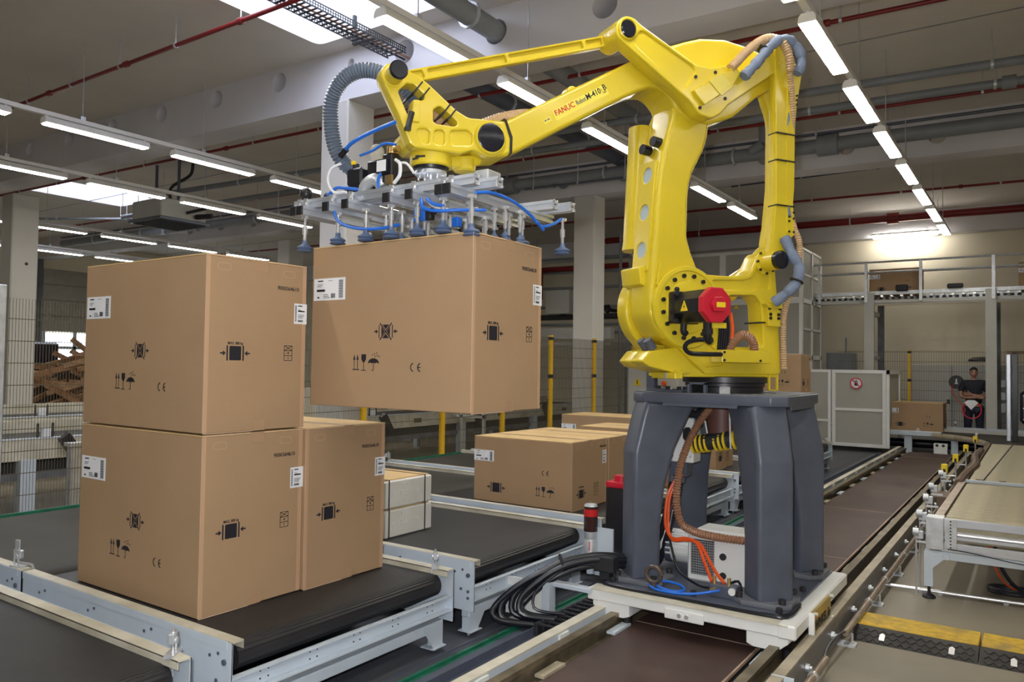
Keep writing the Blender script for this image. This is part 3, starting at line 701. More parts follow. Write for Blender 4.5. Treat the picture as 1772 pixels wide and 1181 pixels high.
# ------------------------------------------------------------------ pedestal
ped = thing('robot_pedestal', 'dark slate four-legged cast pedestal carrying the robot on the carriage', 'pedestal', (-1.74, 5.1, .316))
LEGP = [(.675, .34, 0), (.675, 1.15, .12), (.615, 1.40, .06), (.59, 1.475, 0), (.20, 1.475, 0), (.255, 1.455, .02), (.30, 1.37, .1), (.395, 1.17, .3), (.462, .92, .3), (.488, .68, .2), (.488, .34, 0)]
for ang in (PI/4, 3*PI/4, 5*PI/4, 7*PI/4):
    M = Matrix.Translation((-1.74, 5.1, 0)) @ Matrix.Rotation(ang, 4, 'Z'); fn = lambda a, c, t, M=M: tuple(M @ Vector((a, t, c)))
    lg = part('leg', MB().plate(rpoly(LEGP, .03), -.115, .115, fn, bevel=.028), GRYD, ped)
    M3 = Matrix.Translation((-1.74, 5.1, 0)) @ Matrix.Rotation(ang, 4, 'Z') @ Matrix.Translation((.56, 0, 0)) @ Matrix.Rotation(-ang, 4, 'Z')
    hx = [(-.17, -.10), (-.10, -.17), (.10, -.17), (.17, -.10), (.17, .10), (.10, .17), (-.10, .17), (-.17, .10)]
    part('leg_foot', MB().plate(hx, .316, .348, lambda a, c, t: tuple(M3 @ Vector((a, c, t))), bevel=.006), GRYF, lg)
    bo = MB()
    for sx, sy in ((1, 1), (1, -1), (-1, 1), (-1, -1)):
        p = M3 @ Vector((sx*.125, sy*.125, .348)); bo.cyl(p, p+Vector((0, 0, .03)), .021, 8).cyl(p+Vector((0, 0, .026)), p+Vector((0, 0, .032)), .012, 6)
    part('anchor_bolt', bo, BLKM, lg)
tp = [(-2.24, 4.74), (-2.12, 4.63), (-1.30, 4.63), (-1.22, 4.70), (-1.22, 5.46), (-1.33, 5.57), (-2.12, 5.57), (-2.24, 5.46)]
part('top_plate', MB().plate(rpoly(tp, .03), 1.472, 1.535, XY, bevel=.008), GRYD, ped)
part('top_rim', MB().plate(rpoly([(x*.985-.026, y*.985+.0765) for x, y in tp], .03), 1.528, 1.541, XY, [circ(-1.74, 5.1, .33, 40)], .003), GRYF, ped)
part('lift_rib', MB().box(-1.98, -1.5, 4.625, 4.66, 1.455, 1.475).box(-1.235, -1.22, 4.8, 5.35, 1.45, 1.475), GRYD, ped)
sp = part('stop_plate', MB().plate([(-2.20, 4.86), (-1.98, 4.70), (-1.88, 4.70), (-1.86, 4.80), (-2.10, 5.0)], 1.541, 1.556, XY, bevel=.003), GRYD, ped)
part('stop_bolt', MB().bolts([(-2.12, 4.88, 1.556), (-2.02, 4.80, 1.556), (-1.92, 4.75, 1.556), (-1.9, 4.8, 1.556)], (0, 0, 1), .017, .02), BLKM, sp)
part('stop_post', MB().box(-2.21, -2.15, 4.88, 4.94, 1.54, 1.68, c=.004), GRYD, ped)
part('cable_gate', MB().box(-1.83, -1.815, 4.66, 4.70, 1.54, 1.605).box(-1.725, -1.71, 4.66, 4.70, 1.54, 1.605).box(-1.83, -1.71, 4.66, 4.70, 1.595, 1.608), GRYD, ped)
part('type_plate', MB().box(-1.62, -1.555, 4.655, 4.665, 1.541, 1.585), GAL, ped)
part('cable_shaft', MB().cyl((-1.74, 5.05, 1.20), (-1.74, 5.05, 1.475), .10, 18), mat('red_brown_primer', (.12, .05, .04), .5), ped)

# things on and below the pedestal
gm = thing('gear_motor', 'light grey gear motor unit between the pedestal legs', 'motor', (-1.72, 5.05, .316))
part('gearbox', MB().box(-1.905, -1.42, 4.87, 5.18, .316, .61, c=.012), WHT2, gm)
part('gearbox_top', MB().box(-1.86, -1.46, 4.90, 5.12, .61, .65, c=.012).box(-1.72, -1.42, 4.855, 4.87, .33, .60, c=.004), WHT2, gm)
gr = MB()
for k in range(13): gr.box(-1.875+k*.012, -1.872+k*.012, 4.862, 4.870, .36, .58)
for k in range(14): gr.box(-1.878, -1.725, 4.862, 4.868, .365+k*.016, .368+k*.016)
part('vent_grille', gr, GAL, gm, kind='stuff')
part('vent_hole', MB().box(-1.878, -1.725, 4.866, 4.872, .36, .585), BLKM, gm)
mo = MB().lathe((-2.24, 5.08, .47), [(.0, 0), (.095, .004), (.11, .03), (.11, .12), (.10, .13), (.105, .14), (.105, .34)], axis=(1, 0, 0), n=24)
for k in range(10): mo.box(-2.10, -1.91, 5.08-.005, 5.08+.005, .47+.1, .47+.118, Matrix.Translation((0, 5.08, .47)) @ Matrix.Rotation(-.9+k*.3, 4, 'X') @ Matrix.Translation((0, -5.08, -.47)))
part('motor_body', mo, WHT2, gm)
part('fan_slots', MB().lathe((-2.12, 5.08, .47), [(.1105, 0), (.1105, .05)], axis=(1, 0, 0), n=24), GRYD, gm)
part('side_bolt', MB().cyl((-1.66, 4.855, .50), (-1.66, 4.845, .50), .022, 12).cyl((-1.66, 4.855, .38), (-1.66, 4.845, .38), .022, 12), BLKM, gm)
part('lifting_eye', MB().lathe((-1.52, 4.98, .68), [(.022, -.008), (.034, -.008), (.034, .008), (.022, .008)], axis=(0, 1, 0), n=16, ring=True), WHT2, gm)
vm = thing('servo_motor', 'upright black servo motor with red cap left of the pedestal', 'motor', (-2.40, 4.92, .30))
part('motor_body', MB().plate(rpoly([(-2.50, 4.84), (-2.33, 4.84), (-2.33, 5.01), (-2.50, 5.01)], .035), .42, .86, XY, bevel=.004), BLK, vm)
part('motor_cap', MB().plate(rpoly([(-2.50, 4.84), (-2.33, 4.84), (-2.33, 5.01), (-2.50, 5.01)], .035), .86, .90, XY, bevel=.006).cyl((-2.41, 4.92, .90), (-2.41, 4.92, .94), .05, 14), RED, vm)
part('motor_mount', MB().box(-2.52, -2.30, 4.80, 5.04, .30, .42, c=.01), GRYL, vm)
ey = thing('lifting_eyebolt', 'dark steel eyebolt standing on the deck beside the front left leg', 'eyebolt', (-1.99, 4.53, .316))
tor = MB(); c0 = Vector((-1.99, 4.53, .405)); ring = [c0+Vector((math.cos(a)*.048, .0, math.sin(a)*.048)) for a in [2*PI*k/18 for k in range(19)]]
part('ring', tor.tube(ring, .014, 10, .012), PIPEB if False else mat('burnished_steel', (.16, .13, .11), .35, metal=.7), ey)
part('shank', MB().cyl((-1.99, 4.53, .316), (-1.99, 4.53, .36), .024, 14), MATS['burnished_steel'], ey)
vb = thing('valve_block', 'small grey pneumatic valve block on the deck with white knob', 'valve', (-1.56, 4.62, .316))
part('block', MB().box(-1.66, -1.49, 4.60, 4.68, .316, .39, c=.004), GRYD, vb)
part('knob', MB().cyl((-1.515, 4.60, .365), (-1.515, 4.585, .365), .022, 16), WHT2, vb)
part('fitting', MB().cyl((-1.63, 4.60, .36), (-1.63, 4.57, .36), .014, 10).cyl((-1.64, 4.64, .39), (-1.64, 4.64, .43), .011, 8).cyl((-1.55, 4.64, .39), (-1.55, 4.64, .43), .011, 8), BRASS, vb)
solo('air_tube', MB().tube([(-1.59, 4.59, .362), (-1.72, 4.52, .335), (-1.86, 4.49, .325), (-1.98, 4.50, .33), (-2.02, 4.55, .345), (-1.96, 4.62, .35), (-1.86, 4.62, .345), (-1.80, 4.56, .335), (-1.86, 4.51, .33), (-1.97, 4.53, .34), (-2.0, 4.6, .36)], .0085, 8, .015), BLU, 'blue air tube coiled on the deck by the eyebolt', 'air tube')
for k, (dx, dz) in enumerate(((0, 0), (.018, -.01))):
    solo('orange_cable', MB().tube([(-2.0+dx, 4.97, .98), (-2.04+dx, 4.93, .90), (-2.06+dx, 4.9, .82), (-2.045+dx, 4.84, .66), (-1.98, 4.80, .585+dz), (-1.88, 4.78, .60+dz), (-1.80+dx, 4.76, .585), (-1.75+dx*2, 4.74, .50), (-1.70+dx*3, 4.70, .43), (-1.66+dx*4.6, 4.65, .39)], .0105, 8, .02), ORG, 'orange cable hanging under the pedestal, %s of the pair' % ('left' if k == 0 else 'right'), 'cable', group='orange cables at the pedestal')
solo('spiral_hose', MB().tube([(-1.77, 4.98, 1.47), (-1.88, 4.93, 1.29), (-1.965, 4.9, 1.06), (-1.985, 4.88, .82), (-1.945, 4.86, .68), (-1.86, 4.83, .645), (-1.75, 4.80, .635), (-1.62, 4.80, .63), (-1.46, 4.86, .62)], .024, 10, ripple=(.018, .0035)), CHOSE, 'copper brown spiral hose hanging through the pedestal to the gear motor', 'hose')
solo('black_cable', MB().tube([(-2.02, 4.9, .75), (-2.03, 4.87, .6), (-1.98, 4.82, .47), (-1.92, 4.78, .38), (-1.80, 4.74, .335), (-1.70, 4.70, .335), (-1.60, 4.72, .36), (-1.52, 4.72, .40), (-1.49, 4.70, .345)], .008, 8, .02), RUB, 'thin black cable running over the deck to the valve block', 'cable')
jb = thing('junction_box', 'light grey junction box hung between the pedestal legs with plugs below', 'junction box', (-2.09, 5.05, 1.1))
part('enclosure', MB().box(-2.075, -1.91, 4.98, 5.12, 1.06, 1.36, c=.006), WHT2, jb)
part('lid_screw', MB().bolts([(-2.055, 4.98, 1.10), (-1.93, 4.98, 1.10), (-2.055, 4.98, 1.33)], (0, -1, 0), .008, .006), GAL, jb)
part('plug', MB().box(-2.09, -1.96, 4.99, 5.09, .96, 1.06, c=.01).cyl((-2.075, 5.02, .92), (-2.075, 5.02, .97), .028, 12).cyl((-2.01, 5.02, .92), (-2.01, 5.02, .97), .028, 12), GRYD, jb)
for k in range(2): part('cable', MB().tube([(-2.075+.06*k, 5.02, .94), (-2.10+.055*k, 5.01, .75), (-2.16+.05*k, 4.99, .50), (-2.20+.05*k, 4.98, .37), (-2.25+.05*k, 4.95, .335)], .021, 10, .03), RUB, jb)
part('hanger', MB().box(-2.06, -2.0, 5.04, 5.10, 1.36, 1.475).tube([(-2.02, 5.05, 1.42), (-1.9, 5.02, 1.38), (-1.80, 5.0, 1.44)], .028, 10, .02), BLKM, jb)
cl = thing('striped_cable_roll', 'yellow and black wrapped cable roll tied under the pedestal top', 'cable roll', (-1.74, 5.0, 1.2))
part('core', MB().tube([(-1.90, 4.98, 1.19), (-1.78, 4.97, 1.215), (-1.66, 4.98, 1.235), (-1.52, 5.0, 1.25)], .055, 14, .03).tube([(-1.90, 4.98, 1.2), (-1.95, 5.0, 1.25), (-1.93, 5.05, 1.33), (-1.85, 5.05, 1.42)], .045, 12, .03), BLKM, cl)
yb_ = MB()
for k in range(13):
    if k in (4, 8): continue
    x = -1.905+k*.031; z = 1.187+k*.0052
    yb_.lathe((x, 4.976, z), [(.055, -.009), (.062, -.006), (.062, .006), (.055, .009)], axis=(1, 0, .15), n=16)
part('yellow_wrap', yb_, SIGNY, cl)
part('tie', MB().tube([(-1.64, 4.93, 1.18), (-1.64, 4.92, 1.26), (-1.66, 4.97, 1.42)], .006, 6, .02).tube([(-1.80, 4.94, 1.27), (-1.84, 4.98, 1.40)], .006, 6, .02), WHT2, cl)
# ------------------------------------------------------------------ the yellow palletizing robot (local axes: x = arm direction, y = towards the camera side, z up)
RZ = math.atan2(-.861, -.509)
rob = thing('palletizing_robot', 'large yellow four-axis palletizing robot arm on the slate pedestal', 'robot', (-1.74, 5.1, 0), RZ, local=True)
J2, J3, J4, HORN, CR, WP, LF = (.44, 2.08), (.38, 3.47), (1.80, 2.975), (-.2, 2.41), (-.25, 3.79), (2.368, 3.228), (.962, 3.72)
def ipl(outer, t0, t1, pockets=(), holes=(), depth=.014, bevel=.006, r=.02, b=None, side=1):
    """casting: plate with rounded recesses on its near face"""
    b = b or MB(); o = rpoly(outer, r) if r else outer
    if pockets:
        tm = t1-depth*side if side > 0 else t0+depth
        pk = [rpoly(p, .025) for p in pockets]
        if side > 0:
            b.plate(o, t0, tm+.001, SZ, holes, bevel=min(bevel, .004)); b.plate(o, tm-.012, t1, SZ, list(pk)+list(holes), bevel=bevel)
    else: b.plate(o, t0, t1, SZ, holes, bevel)
    return b
# turntable
part('turntable', MB().lathe((0, 0, 1.541), [(.248, 0), (.248, .035), (.258, .04), (.258, .06), (.275, .065), (.275, .10), (.26, .105)], n=48), BLK, rob)
deck = [(-.335, -.24), (-.335, .16), (.25, .16), (.40, .13), (.48, .05), (.48, -.20), (.38, -.27), (-.25, -.27)]
part('turret_deck', MB().plate(rpoly(deck, .04), 1.640, 1.700, lambda a, c, t: (a, c, t), bevel=.008), YEL, rob)
# near body casting with window and recesses
body = [(.446, 2.325, .1), (.305, 2.296, .1), (.098, 2.298), (-.046, 2.312, .03), (-.084, 2.348), (-.135, 2.44), (-.165, 2.475, .06), (-.235, 2.475, .06), (-.275, 2.42, .05), (-.285, 2.363), (-.307, 2.156), (-.322, 1.968), (-.337, 1.66), (.30, 1.66), (.54, 1.85, .1), (.66, 1.98, .15), (.69, 2.10, .15), (.62, 2.25, .15)]
win = [(.12, 2.174, .06), (-.113, 2.185, .05), (-.165, 2.133, .05), (-.178, 1.955), (-.19, 1.84, .03), (.10, 1.84, .05), (.16, 1.90, .06), (.17, 2.02, .06)]
pk = [[(.255, 2.262), (-.03, 2.280), (-.085, 2.30), (-.15, 2.40), (-.235, 2.38), (-.245, 2.22), (-.17, 2.25), (-.10, 2.215), (.23, 2.205)],
      [(.47, 1.85), (.29, 1.865), (.215, 1.815), (.13, 1.72), (.29, 1.705)]]
nb = MB(); ipl(body, .03, .165, pk, [rpoly(win, .05)], .016, .007, .03, nb)
part('body_casting', nb, YEL, rob)
gb = MB().lathe((J2[0], .165, J2[1]), [(.262, 0), (.255, .012), (.232, .014), (.228, .006), (.17, .006), (.165, .014), (.15, .018), (.0, .018)], axis=(0, 1, 0), n=56)
gp = part('gear_cover', gb, YEL, rob)
gb = MB()
for k in range(16):
    a = 2*PI*(k+.5)/16
    p = (J2[0]+.199*math.cos(a), .171, J2[1]+.199*math.sin(a)); gb.cyl(p, (p[0], .186, p[2]), .0135, 10)
part('gear_bolt', gb, BLK, gp)
# far flange and lower blocks
fd = MB(); fp = circ(J2[0], J2[1], .275, 40, -.9, PI*1.02)+[(.10, 2.0), (.05, 1.66), (.42, 1.66)]
fd.plate(fp, -.235, -.12, SZ, bevel=.02); part('far_body_casting', fd, YEL, rob)
part('arm_hub', MB().cyl((J2[0], -.15, J2[1]), (J2[0], .06, J2[1]), .235, 40), YEL, rob)
part('far_motor_cap', MB().cyl((J2[0], -.30, J2[1]+.02), (J2[0], -.235, J2[1]+.02), .10, 8), RED, rob)
sb = MB(); sb.plate(rpoly([(.765, 1.735), (.70, 1.80), (.60, 1.812), (.45, 1.83), (.30, 1.78), (.30, 1.665), (.46, 1.655), (.70, 1.70)], .015), .0, .135, SZ, bevel=.008)
sb.plate(rpoly([(.74, 1.735), (.68, 1.80), (.50, 1.83), (.30, 1.80), (.30, 1.665), (.46, 1.655), (.70, 1.70)], .015), -.16, -.01, SZ, bevel=.008)
part('stop_block', sb, YEL, rob)
part('rubber_stop', MB().cyl((.655, .10, 1.815), (.70, .10, 1.87), .028, 12).cyl((.655, .03, 1.815), (.70, .03, 1.87), .028, 12), GRYD, rob)
part('limit_bar', MB().box(.50, .56, -.05, .20, 1.628, 1.668, c=.005).box(.46, .53, -.02, .18, 1.668, 1.685), YEL, rob)
part('limit_clip', MB().box(.558, .563, .09, .115, 1.632, 1.665), GAL, rob)
wl = MB().box(-.27, -.258, .20, .212, 1.555, 1.66).box(-.20, -.188, .20, .212, 1.555, 1.66).box(-.27, -.188, .20, .212, 1.555, 1.562)
part('limit_hook', wl, YEL, rob)
# cable guide cover on the near side
cg = MB().box(-.085, .25, .16, .27, 1.735, 1.815, c=.004); cg.plate([(-.085, 1.735), (-.085, 1.815), (-.17, 1.80), (-.145, 1.735)], .16, .265, SZ, bevel=.003)
cgp = part('cable_cover', cg, YEL, rob)
part('cover_screw', MB().bolts([(.235, .27, 1.75), (.235, .27, 1.80), (-.06, .27, 1.75)], (0, 1, 0), .008, .006, 8), BLK, cgp)
part('deck_bolt', MB().bolts([(.20, .10, 1.70), (.03, .10, 1.70), (-.25, .10, 1.70)], (0, 0, 1), .018, .016, 8), BLK, rob)
# J2 motor
oc = lambda r, cx, cz: [(cx+r*math.cos(PI/8+k*PI/4), cz+r*math.sin(PI/8+k*PI/4)) for k in range(8)]
mb = part('motor_body', MB().plate(rpoly([(.40, 1.97), (.60, 1.97), (.60, 2.17), (.40, 2.17)], .02), .180, .23, SZ, bevel=.004).plate(oc(.104, .50, 2.07), .22, .47, SZ, bevel=.003), BLK, rob)
part('motor_lug', MB().bolts([(.585, .23, 1.985), (.585, .23, 2.155), (.415, .23, 2.155)], (0, 1, 0), .016, .02, 8).box(.53, .57, .19, .21, 2.17, 2.20, c=.01), BLKM, mb)
mr = part('motor_cap', MB().plate(oc(.112, .50, 2.07), .47, .515, SZ, bevel=.006).plate(rpoly([(.455, 2.03), (.535, 2.03), (.55, 2.07), (.53, 2.115), (.47, 2.12), (.45, 2.08)], .01), .515, .535, SZ, bevel=.006), RED, rob)
part('motor_label', MB().box(.455, .52, .535, .5365, 2.055, 2.085), SIGNY, mr)
tri = [(.55, 2.04), (.522, 2.04), (.536, 2.09)]
wt = part('warning_triangle', MB().raw([(.598, .30, 2.04), (.598, .37, 2.04), (.598, .335, 2.105), (.6005, .30, 2.04), (.6005, .37, 2.04), (.6005, .335, 2.105)], [(0, 1, 2), (3, 5, 4), (0, 3, 4, 1), (1, 4, 5, 2), (2, 5, 3, 0)]), SIGNY, mb)
part('flash_mark', MB().raw([(.6012, .337, 2.085), (.6012, .328, 2.062), (.6012, .337, 2.064), (.6012, .332, 2.047), (.6012, .345, 2.070), (.6012, .336, 2.068)], [(0, 1, 2), (3, 4, 5), (2, 5, 0)]), INK, wt)
part('cable_plug', MB().tube([(.50, .43, 1.97), (.50, .43, 1.90), (.49, .42, 1.875), (.46, .40, 1.865)], .026, 10, .01).tube([(.56, .28, 1.97), (.56, .28, 1.92), (.54, .28, 1.905)], .02, 10, .01).cyl((.50, .43, 1.90), (.50, .43, 1.93), .032, 8), BLK, rob)
part('motor_cable', MB().tube([(.46, .40, 1.868), (.50, .35, 1.87), (.54, .30, 1.855), (.55, .28, 1.82), (.51, .275, 1.79), (.42, .28, 1.785), (.25, .26, 1.785)], .014, 10, .02), RUB, rob)
part('cable_strip', MB().box(.15, .27, .18, .19, 1.955, 1.99), YEL, rob)
wr = MB()
for k in range(5): wr.tube([(.20-k*.018, .17, 2.05), (.195-k*.018, .18, 1.95), (.20-k*.018, .17, 1.81)], .009, 8, .03)
part('cable_loom', wr, RUB, rob)
part('orange_wire', MB().tube([(.10, .17, 2.06), (.09, .18, 1.95), (.10, .17, 1.82)], .011, 8, .03), ORG, rob)
# J3 drive crank (far side) and its link
ck = MB().plate(rpoly(circ(J2[0], J2[1], .17, 14, 1.0, 5.2)+[(-.10, 2.16, .2), (-.40, 2.42, .05), (-.50, 2.50, .08), (-.47, 2.57, .06), (-.38, 2.56, .05), (-.22, 2.40, .2), (.0, 2.27, .1)], .02), -.11, -.02, SZ, bevel=.012)
part('drive_crank', ck, YEL, rob)
la = MB().plate(rpoly([(-.50, 2.44, .05), (-.43, 2.44, .05), (-.385, 2.56, .2), (-.415, 2.70, .3), (-.445, 2.97), (-.45, 3.46, .3), (-.36, 3.66, .2), (-.335, 3.72, .05), (-.40, 3.83, .06), (-.50, 3.84, .06), (-.545, 3.75, .08), (-.525, 3.46), (-.52, 2.97), (-.52, 2.6, .1)], .02), -.115, -.045, SZ, bevel=.016)
la.cyl((-.47, -.13, 3.76), (-.47, -.02, 3.76), .075, 24); part('drive_link', la, YEL, rob)
part('pivot_cap', MB().lathe((-.47, -.02, 3.76), [(.066, 0), (.066, .035), (.056, .04), (0, .04)], axis=(0, 1, 0), n=28), NAVY, rob)
# lower arm
LA = [(.50, 3.53), (.42, 3.615), (.32, 3.61), (.235, 3.52), (.225, 3.339), (.244, 3.197), (.272, 3.116), (.319, 3.033), (.365, 2.951), (.387, 2.872), (.397, 2.78), (.400, 2.628), (.403, 2.537), (.37, 2.44), (.30, 2.30), (.20, 2.10), (.28, 1.90), (.44, 1.84), (.60, 1.88), (.69, 2.02), (.69, 2.18), (.679, 2.308), (.662, 2.456), (.651, 2.605), (.639, 2.814), (.626, 2.935), (.602, 3.057), (.565, 3.183), (.535, 3.292)]
la_ = part('lower_arm', MB().plate(rpoly(LA, .12), -.115, .115, SZ, bevel=.028), YEL, rob)
fcv = lambda a, c, t: (.6815-(c-2.308)*.086+t, a, c)
part('front_cover', MB().plate(rpoly([(-.09, 2.30), (.075, 2.30), (.075, 3.02), (-.09, 3.02)], .02), -.012, .010, fcv, [circ(-.008, z, .052, 28) for z in (2.445, 2.69, 2.93)], .003), YEL, la_)
vh = MB()
for z in (2.445, 2.69, 2.93): vh.plate(circ(-.008, z, .054, 20), -.004, .0, fcv, bevel=.0004)
part('cover_window', vh, PBLU, la_, 'pale blue round window in the front cover')
part('front_knob', MB().cyl((.60, -.035, 3.10), (.66, -.03, 3.105), .033, 20).cyl((.575, .045, 3.135), (.635, .05, 3.14), .033, 20), NAVY, rob)
part('arm_ledge', MB().plate(rpoly([(.62, 2.35), (.735, 2.33), (.72, 2.22), (.60, 2.18)], .012), -.16, .05, SZ, bevel=.012), YEL, rob)
part('arm_rib', MB().plate(rpoly([(.66, 2.20), (.63, 2.37), (.53, 2.26)], .012), .10, .135, SZ, bevel=.006).plate(rpoly([(.40, 2.55), (.34, 2.50), (.30, 2.34), (.40, 2.36)], .03), -.03, .03, SZ, bevel=.01), YEL, rob)
part('balance_cylinder', MB().cyl((.575, -.215, 2.50), (.535, -.215, 3.30), .088, 28).cyl((.577, -.215, 2.47), (.575, -.215, 2.50), .092, 28).cyl((.535, -.215, 3.30), (.5345, -.215, 3.31), .07, 20), YEL, rob)
part('cylinder_bracket', MB().plate(rpoly([(.54, 3.28), (.48, 3.40), (.42, 3.42), (.42, 3.20), (.55, 3.16)], .02), -.16, -.11, SZ, bevel=.006), YEL, rob)
part('cylinder_foot', MB().cyl((.58, -.215, 2.44), (.58, -.215, 2.47), .02, 10), NAVY, rob)
# upper arm
UA = [(1.608, 2.932), (1.70, 2.885), (1.80, 2.868), (1.88, 2.90), (1.91, 2.98), (1.885, 3.05), (1.80, 3.085), (1.70, 3.092), (1.608, 3.148), (1.221, 3.376), (.804, 3.621), (.62, 3.715), (.45, 3.79), (.323, 3.837), (.119, 3.868), (-.064, 3.855), (-.2, 3.83), (-.42, 3.85), (-.52, 3.82), (-.54, 3.74), (-.48, 3.68), (-.38, 3.66), (-.15, 3.52), (.05, 3.36), (.25, 3.28), (.42, 3.285), (.50, 3.325), (.535, 3.38), (.58, 3.428), (.643, 3.454), (.717, 3.443), (.802, 3.407), (.897, 3.355), (1.196, 3.179)]
ua = part('upper_arm', MB().plate(rpoly(UA, .10), -.125, .132, SZ, bevel=.022), YEL, rob)
part('arm_cap_bump', MB().plate(circ(1.225, 3.355, .04, 16), -.02, .06, SZ, bevel=.006), YEL, ua)
dv = Vector((.8536, 0, -.521))
Mt = lambda s, z, t=.1335: Matrix.Translation((s, t, z)) @ Matrix(((-.8536, .521, 0), (0, 0, 1), (.521, .8536, 0))).to_4x4()
lb_ = MB().plate([(1.409, 3.191), (1.049, 3.411), (1.015, 3.356), (1.375, 3.136)], .1318, .1332, SZ, bevel=.0003)
lp = part('name_sticker', lb_, LABY, ua)
part('lettering', MB().text('FANUC', .046, Mt(1.322, 3.216)), RED, lp)
part('lettering', MB().text('Robot', .040, Mt(1.213, 3.281), sx=.75), GRYF, lp)
part('lettering', MB().text('M-410', .050, Mt(1.128, 3.336), sx=.9).text('i', .03, Mt(1.073, 3.372)).text('B', .048, Mt(1.052, 3.390)).text('160', .022, Mt(1.050, 3.362)), INK, lp)
ws = part('warning_sticker', MB().plate([(1.465, 3.128), (1.419, 3.158), (1.408, 3.135), (1.452, 3.106)], .1318, .1332, SZ, bevel=.0003), LABY, ua)
part('sticker_print', MB().plate([(1.458, 3.122), (1.442, 3.122), (1.447, 3.137)], .1332, .1337, SZ, bevel=.0001).plate([(1.436, 3.130), (1.420, 3.140), (1.424, 3.147), (1.438, 3.138)], .1332, .1337, SZ, bevel=.0001), GRYF, ws)
part('arm_strap', MB().plate([(1.715, 3.10), (1.700, 3.095), (1.660, 3.0), (1.662, 2.905), (1.678, 2.893), (1.676, 2.99)], -.128, .1375, SZ, bevel=.001), BLK, ua)
# bell crank at J3 with leveling links
crank = [(1.040, 3.666, .06), (1.044, 3.737, .06), (1.005, 3.785, .06), (.962, 3.806, .06), (.912, 3.800, .06), (.864, 3.770, .03), (.445, 3.598, .05), (.33, 3.60, .1), (.145, 3.66, .03), (.08, 3.60, .03), (-.115, 3.775, .03), (-.19, 3.84, .06), (-.26, 3.86, .07), (-.315, 3.80, .06), (-.285, 3.72, .06), (.19, 3.385, .06), (.249, 3.32, .08), (.327, 3.275, .08), (.425, 3.29, .08), (.50, 3.363, .06)]
cpk = [[(.875, 3.728), (.835, 3.735), (.475, 3.590), (.452, 3.560), (.53, 3.435), (.565, 3.430), (.91, 3.645)]]
cr = MB(); ipl(crank, .145, .245, cpk, (), .016, .009, .02, cr); crk = part('bell_crank', cr, YEL, rob)
part('hub_collar', MB().lathe((LF[0], .235, LF[1]), [(.066, 0), (.066, .02), (.058, .026), (.054, .018)], axis=(0, 1, 0), n=32).cyl((LF[0], .02, LF[1]), (LF[0], .15, LF[1]), .075, 28), YEL, crk)
part('hub_cap', MB().lathe((LF[0], .245, LF[1]), [(.053, 0), (.053, .012), (.046, .018), (0, .018)], axis=(0, 1, 0), n=28), NAVY, crk)
part('crank_cover', MB().plate(rpoly([(.49, 3.425), (.20, 3.60), (.17, 3.645), (.118, 3.588), (.185, 3.495), (.40, 3.345)], .012), .243, .27, SZ, bevel=.004).plate(rpoly([(.36, 3.50), (.26, 3.56), (.17, 3.50), (.27, 3.42)], .01), .268, .274, SZ, bevel=.003), YEL, crk)
part('sheet_cover', MB().plate([(.372, 3.503), (.27, 3.565), (.195, 3.51), (.29, 3.435)], .2735, .2755, SZ, bevel=.0005), mat('pale_yellow_sheet', (.78, .66, .12), .4), crk)
part('crank_screw', MB().bolts([(.455, .245, 3.52), (.30, .245, 3.575), (.42, .245, 3.33), (.22, .245, 3.42)], (0, 1, 0), .011, .008, 8), BLK, crk)
# top link from the crank to the wrist
ax = Vector((WP[0]-LF[0], 0, WP[1]-LF[1])); L = ax.length; ax.normalize(); nv = Vector((-ax.z, 0, ax.x))
lk = lambda a, c, t: (LF[0]+ax.x*a+nv.x*c, t, LF[1]+ax.z*a+nv.z*c)
tl = MB(); hw = .034; o_ = rpoly([(.0, -hw), (L, -hw), (L, hw), (0, hw)], .01)
tl.plate(o_, .035, .062, lk, bevel=.004)
tl.plate(o_, .060, .085, lk, [rpoly([(x0, -.022), (x1, -.022), (x1, .022), (x0, .022)], .012) for x0, x1 in ((.08, .20), (.225, L*.5), (L*.5+.02, L-.225), (L-.20, L-.09))], .005)
tl.cyl((LF[0], .0, LF[1]), (LF[0], .10, LF[1]), .062, 28); tl.cyl((WP[0], .03, WP[1]), (WP[0], .10, WP[1]), .06, 28)
part('leveling_link', tl, YEL, rob)
# rear leveling link with bolted hose guides
lbk = MB().plate(rpoly([(-.155, 2.36, .05), (-.25, 2.36, .05), (-.30, 2.50, .05), (-.315, 2.80), (-.335, 3.3), (-.335, 3.70, .03), (-.30, 3.84, .05), (-.21, 3.84, .05), (-.195, 3.75, .03), (-.205, 2.8)], .02), .19, .255, SZ, bevel=.006)
lkp = part('leveling_rod', lbk, YEL, rob)
gd = MB()
gd.plate(rpoly([(-.29, 3.36, .02), (-.30, 3.73, .01), (-.43, 3.735, .01), (-.375, 3.46, .03), (-.36, 3.30, .01), (-.355, 2.90), (-.345, 2.80), (-.365, 2.60, .01), (-.33, 2.57, .01), (-.29, 2.60, .02)], .005), .248, .262, SZ, bevel=.001)
part('hose_guide', gd, YEL, lkp)
part('guide_screw', MB().bolts([(s, .262, z) for s, z in ((-.31, 3.71), (-.41, 3.71), (-.32, 3.53), (-.32, 3.50), (-.32, 3.47), (-.375, 3.53), (-.375, 3.50), (-.375, 3.47), (-.31, 2.74), (-.31, 2.71), (-.31, 2.68), (-.35, 2.74), (-.35, 2.70), (-.31, 2.61), (-.35, 2.61))], (0, 1, 0), .008, .006, 8), BLK, lkp)
part('rod_strap', MB().bolts([], (0, 0, 1), 1, 1).box(-.36, -.20, .185, .268, 3.255, 3.263).box(-.36, -.20, .185, .268, 3.075, 3.083).box(-.355, -.20, .185, .268, 2.775, 2.783), BLK, lkp)
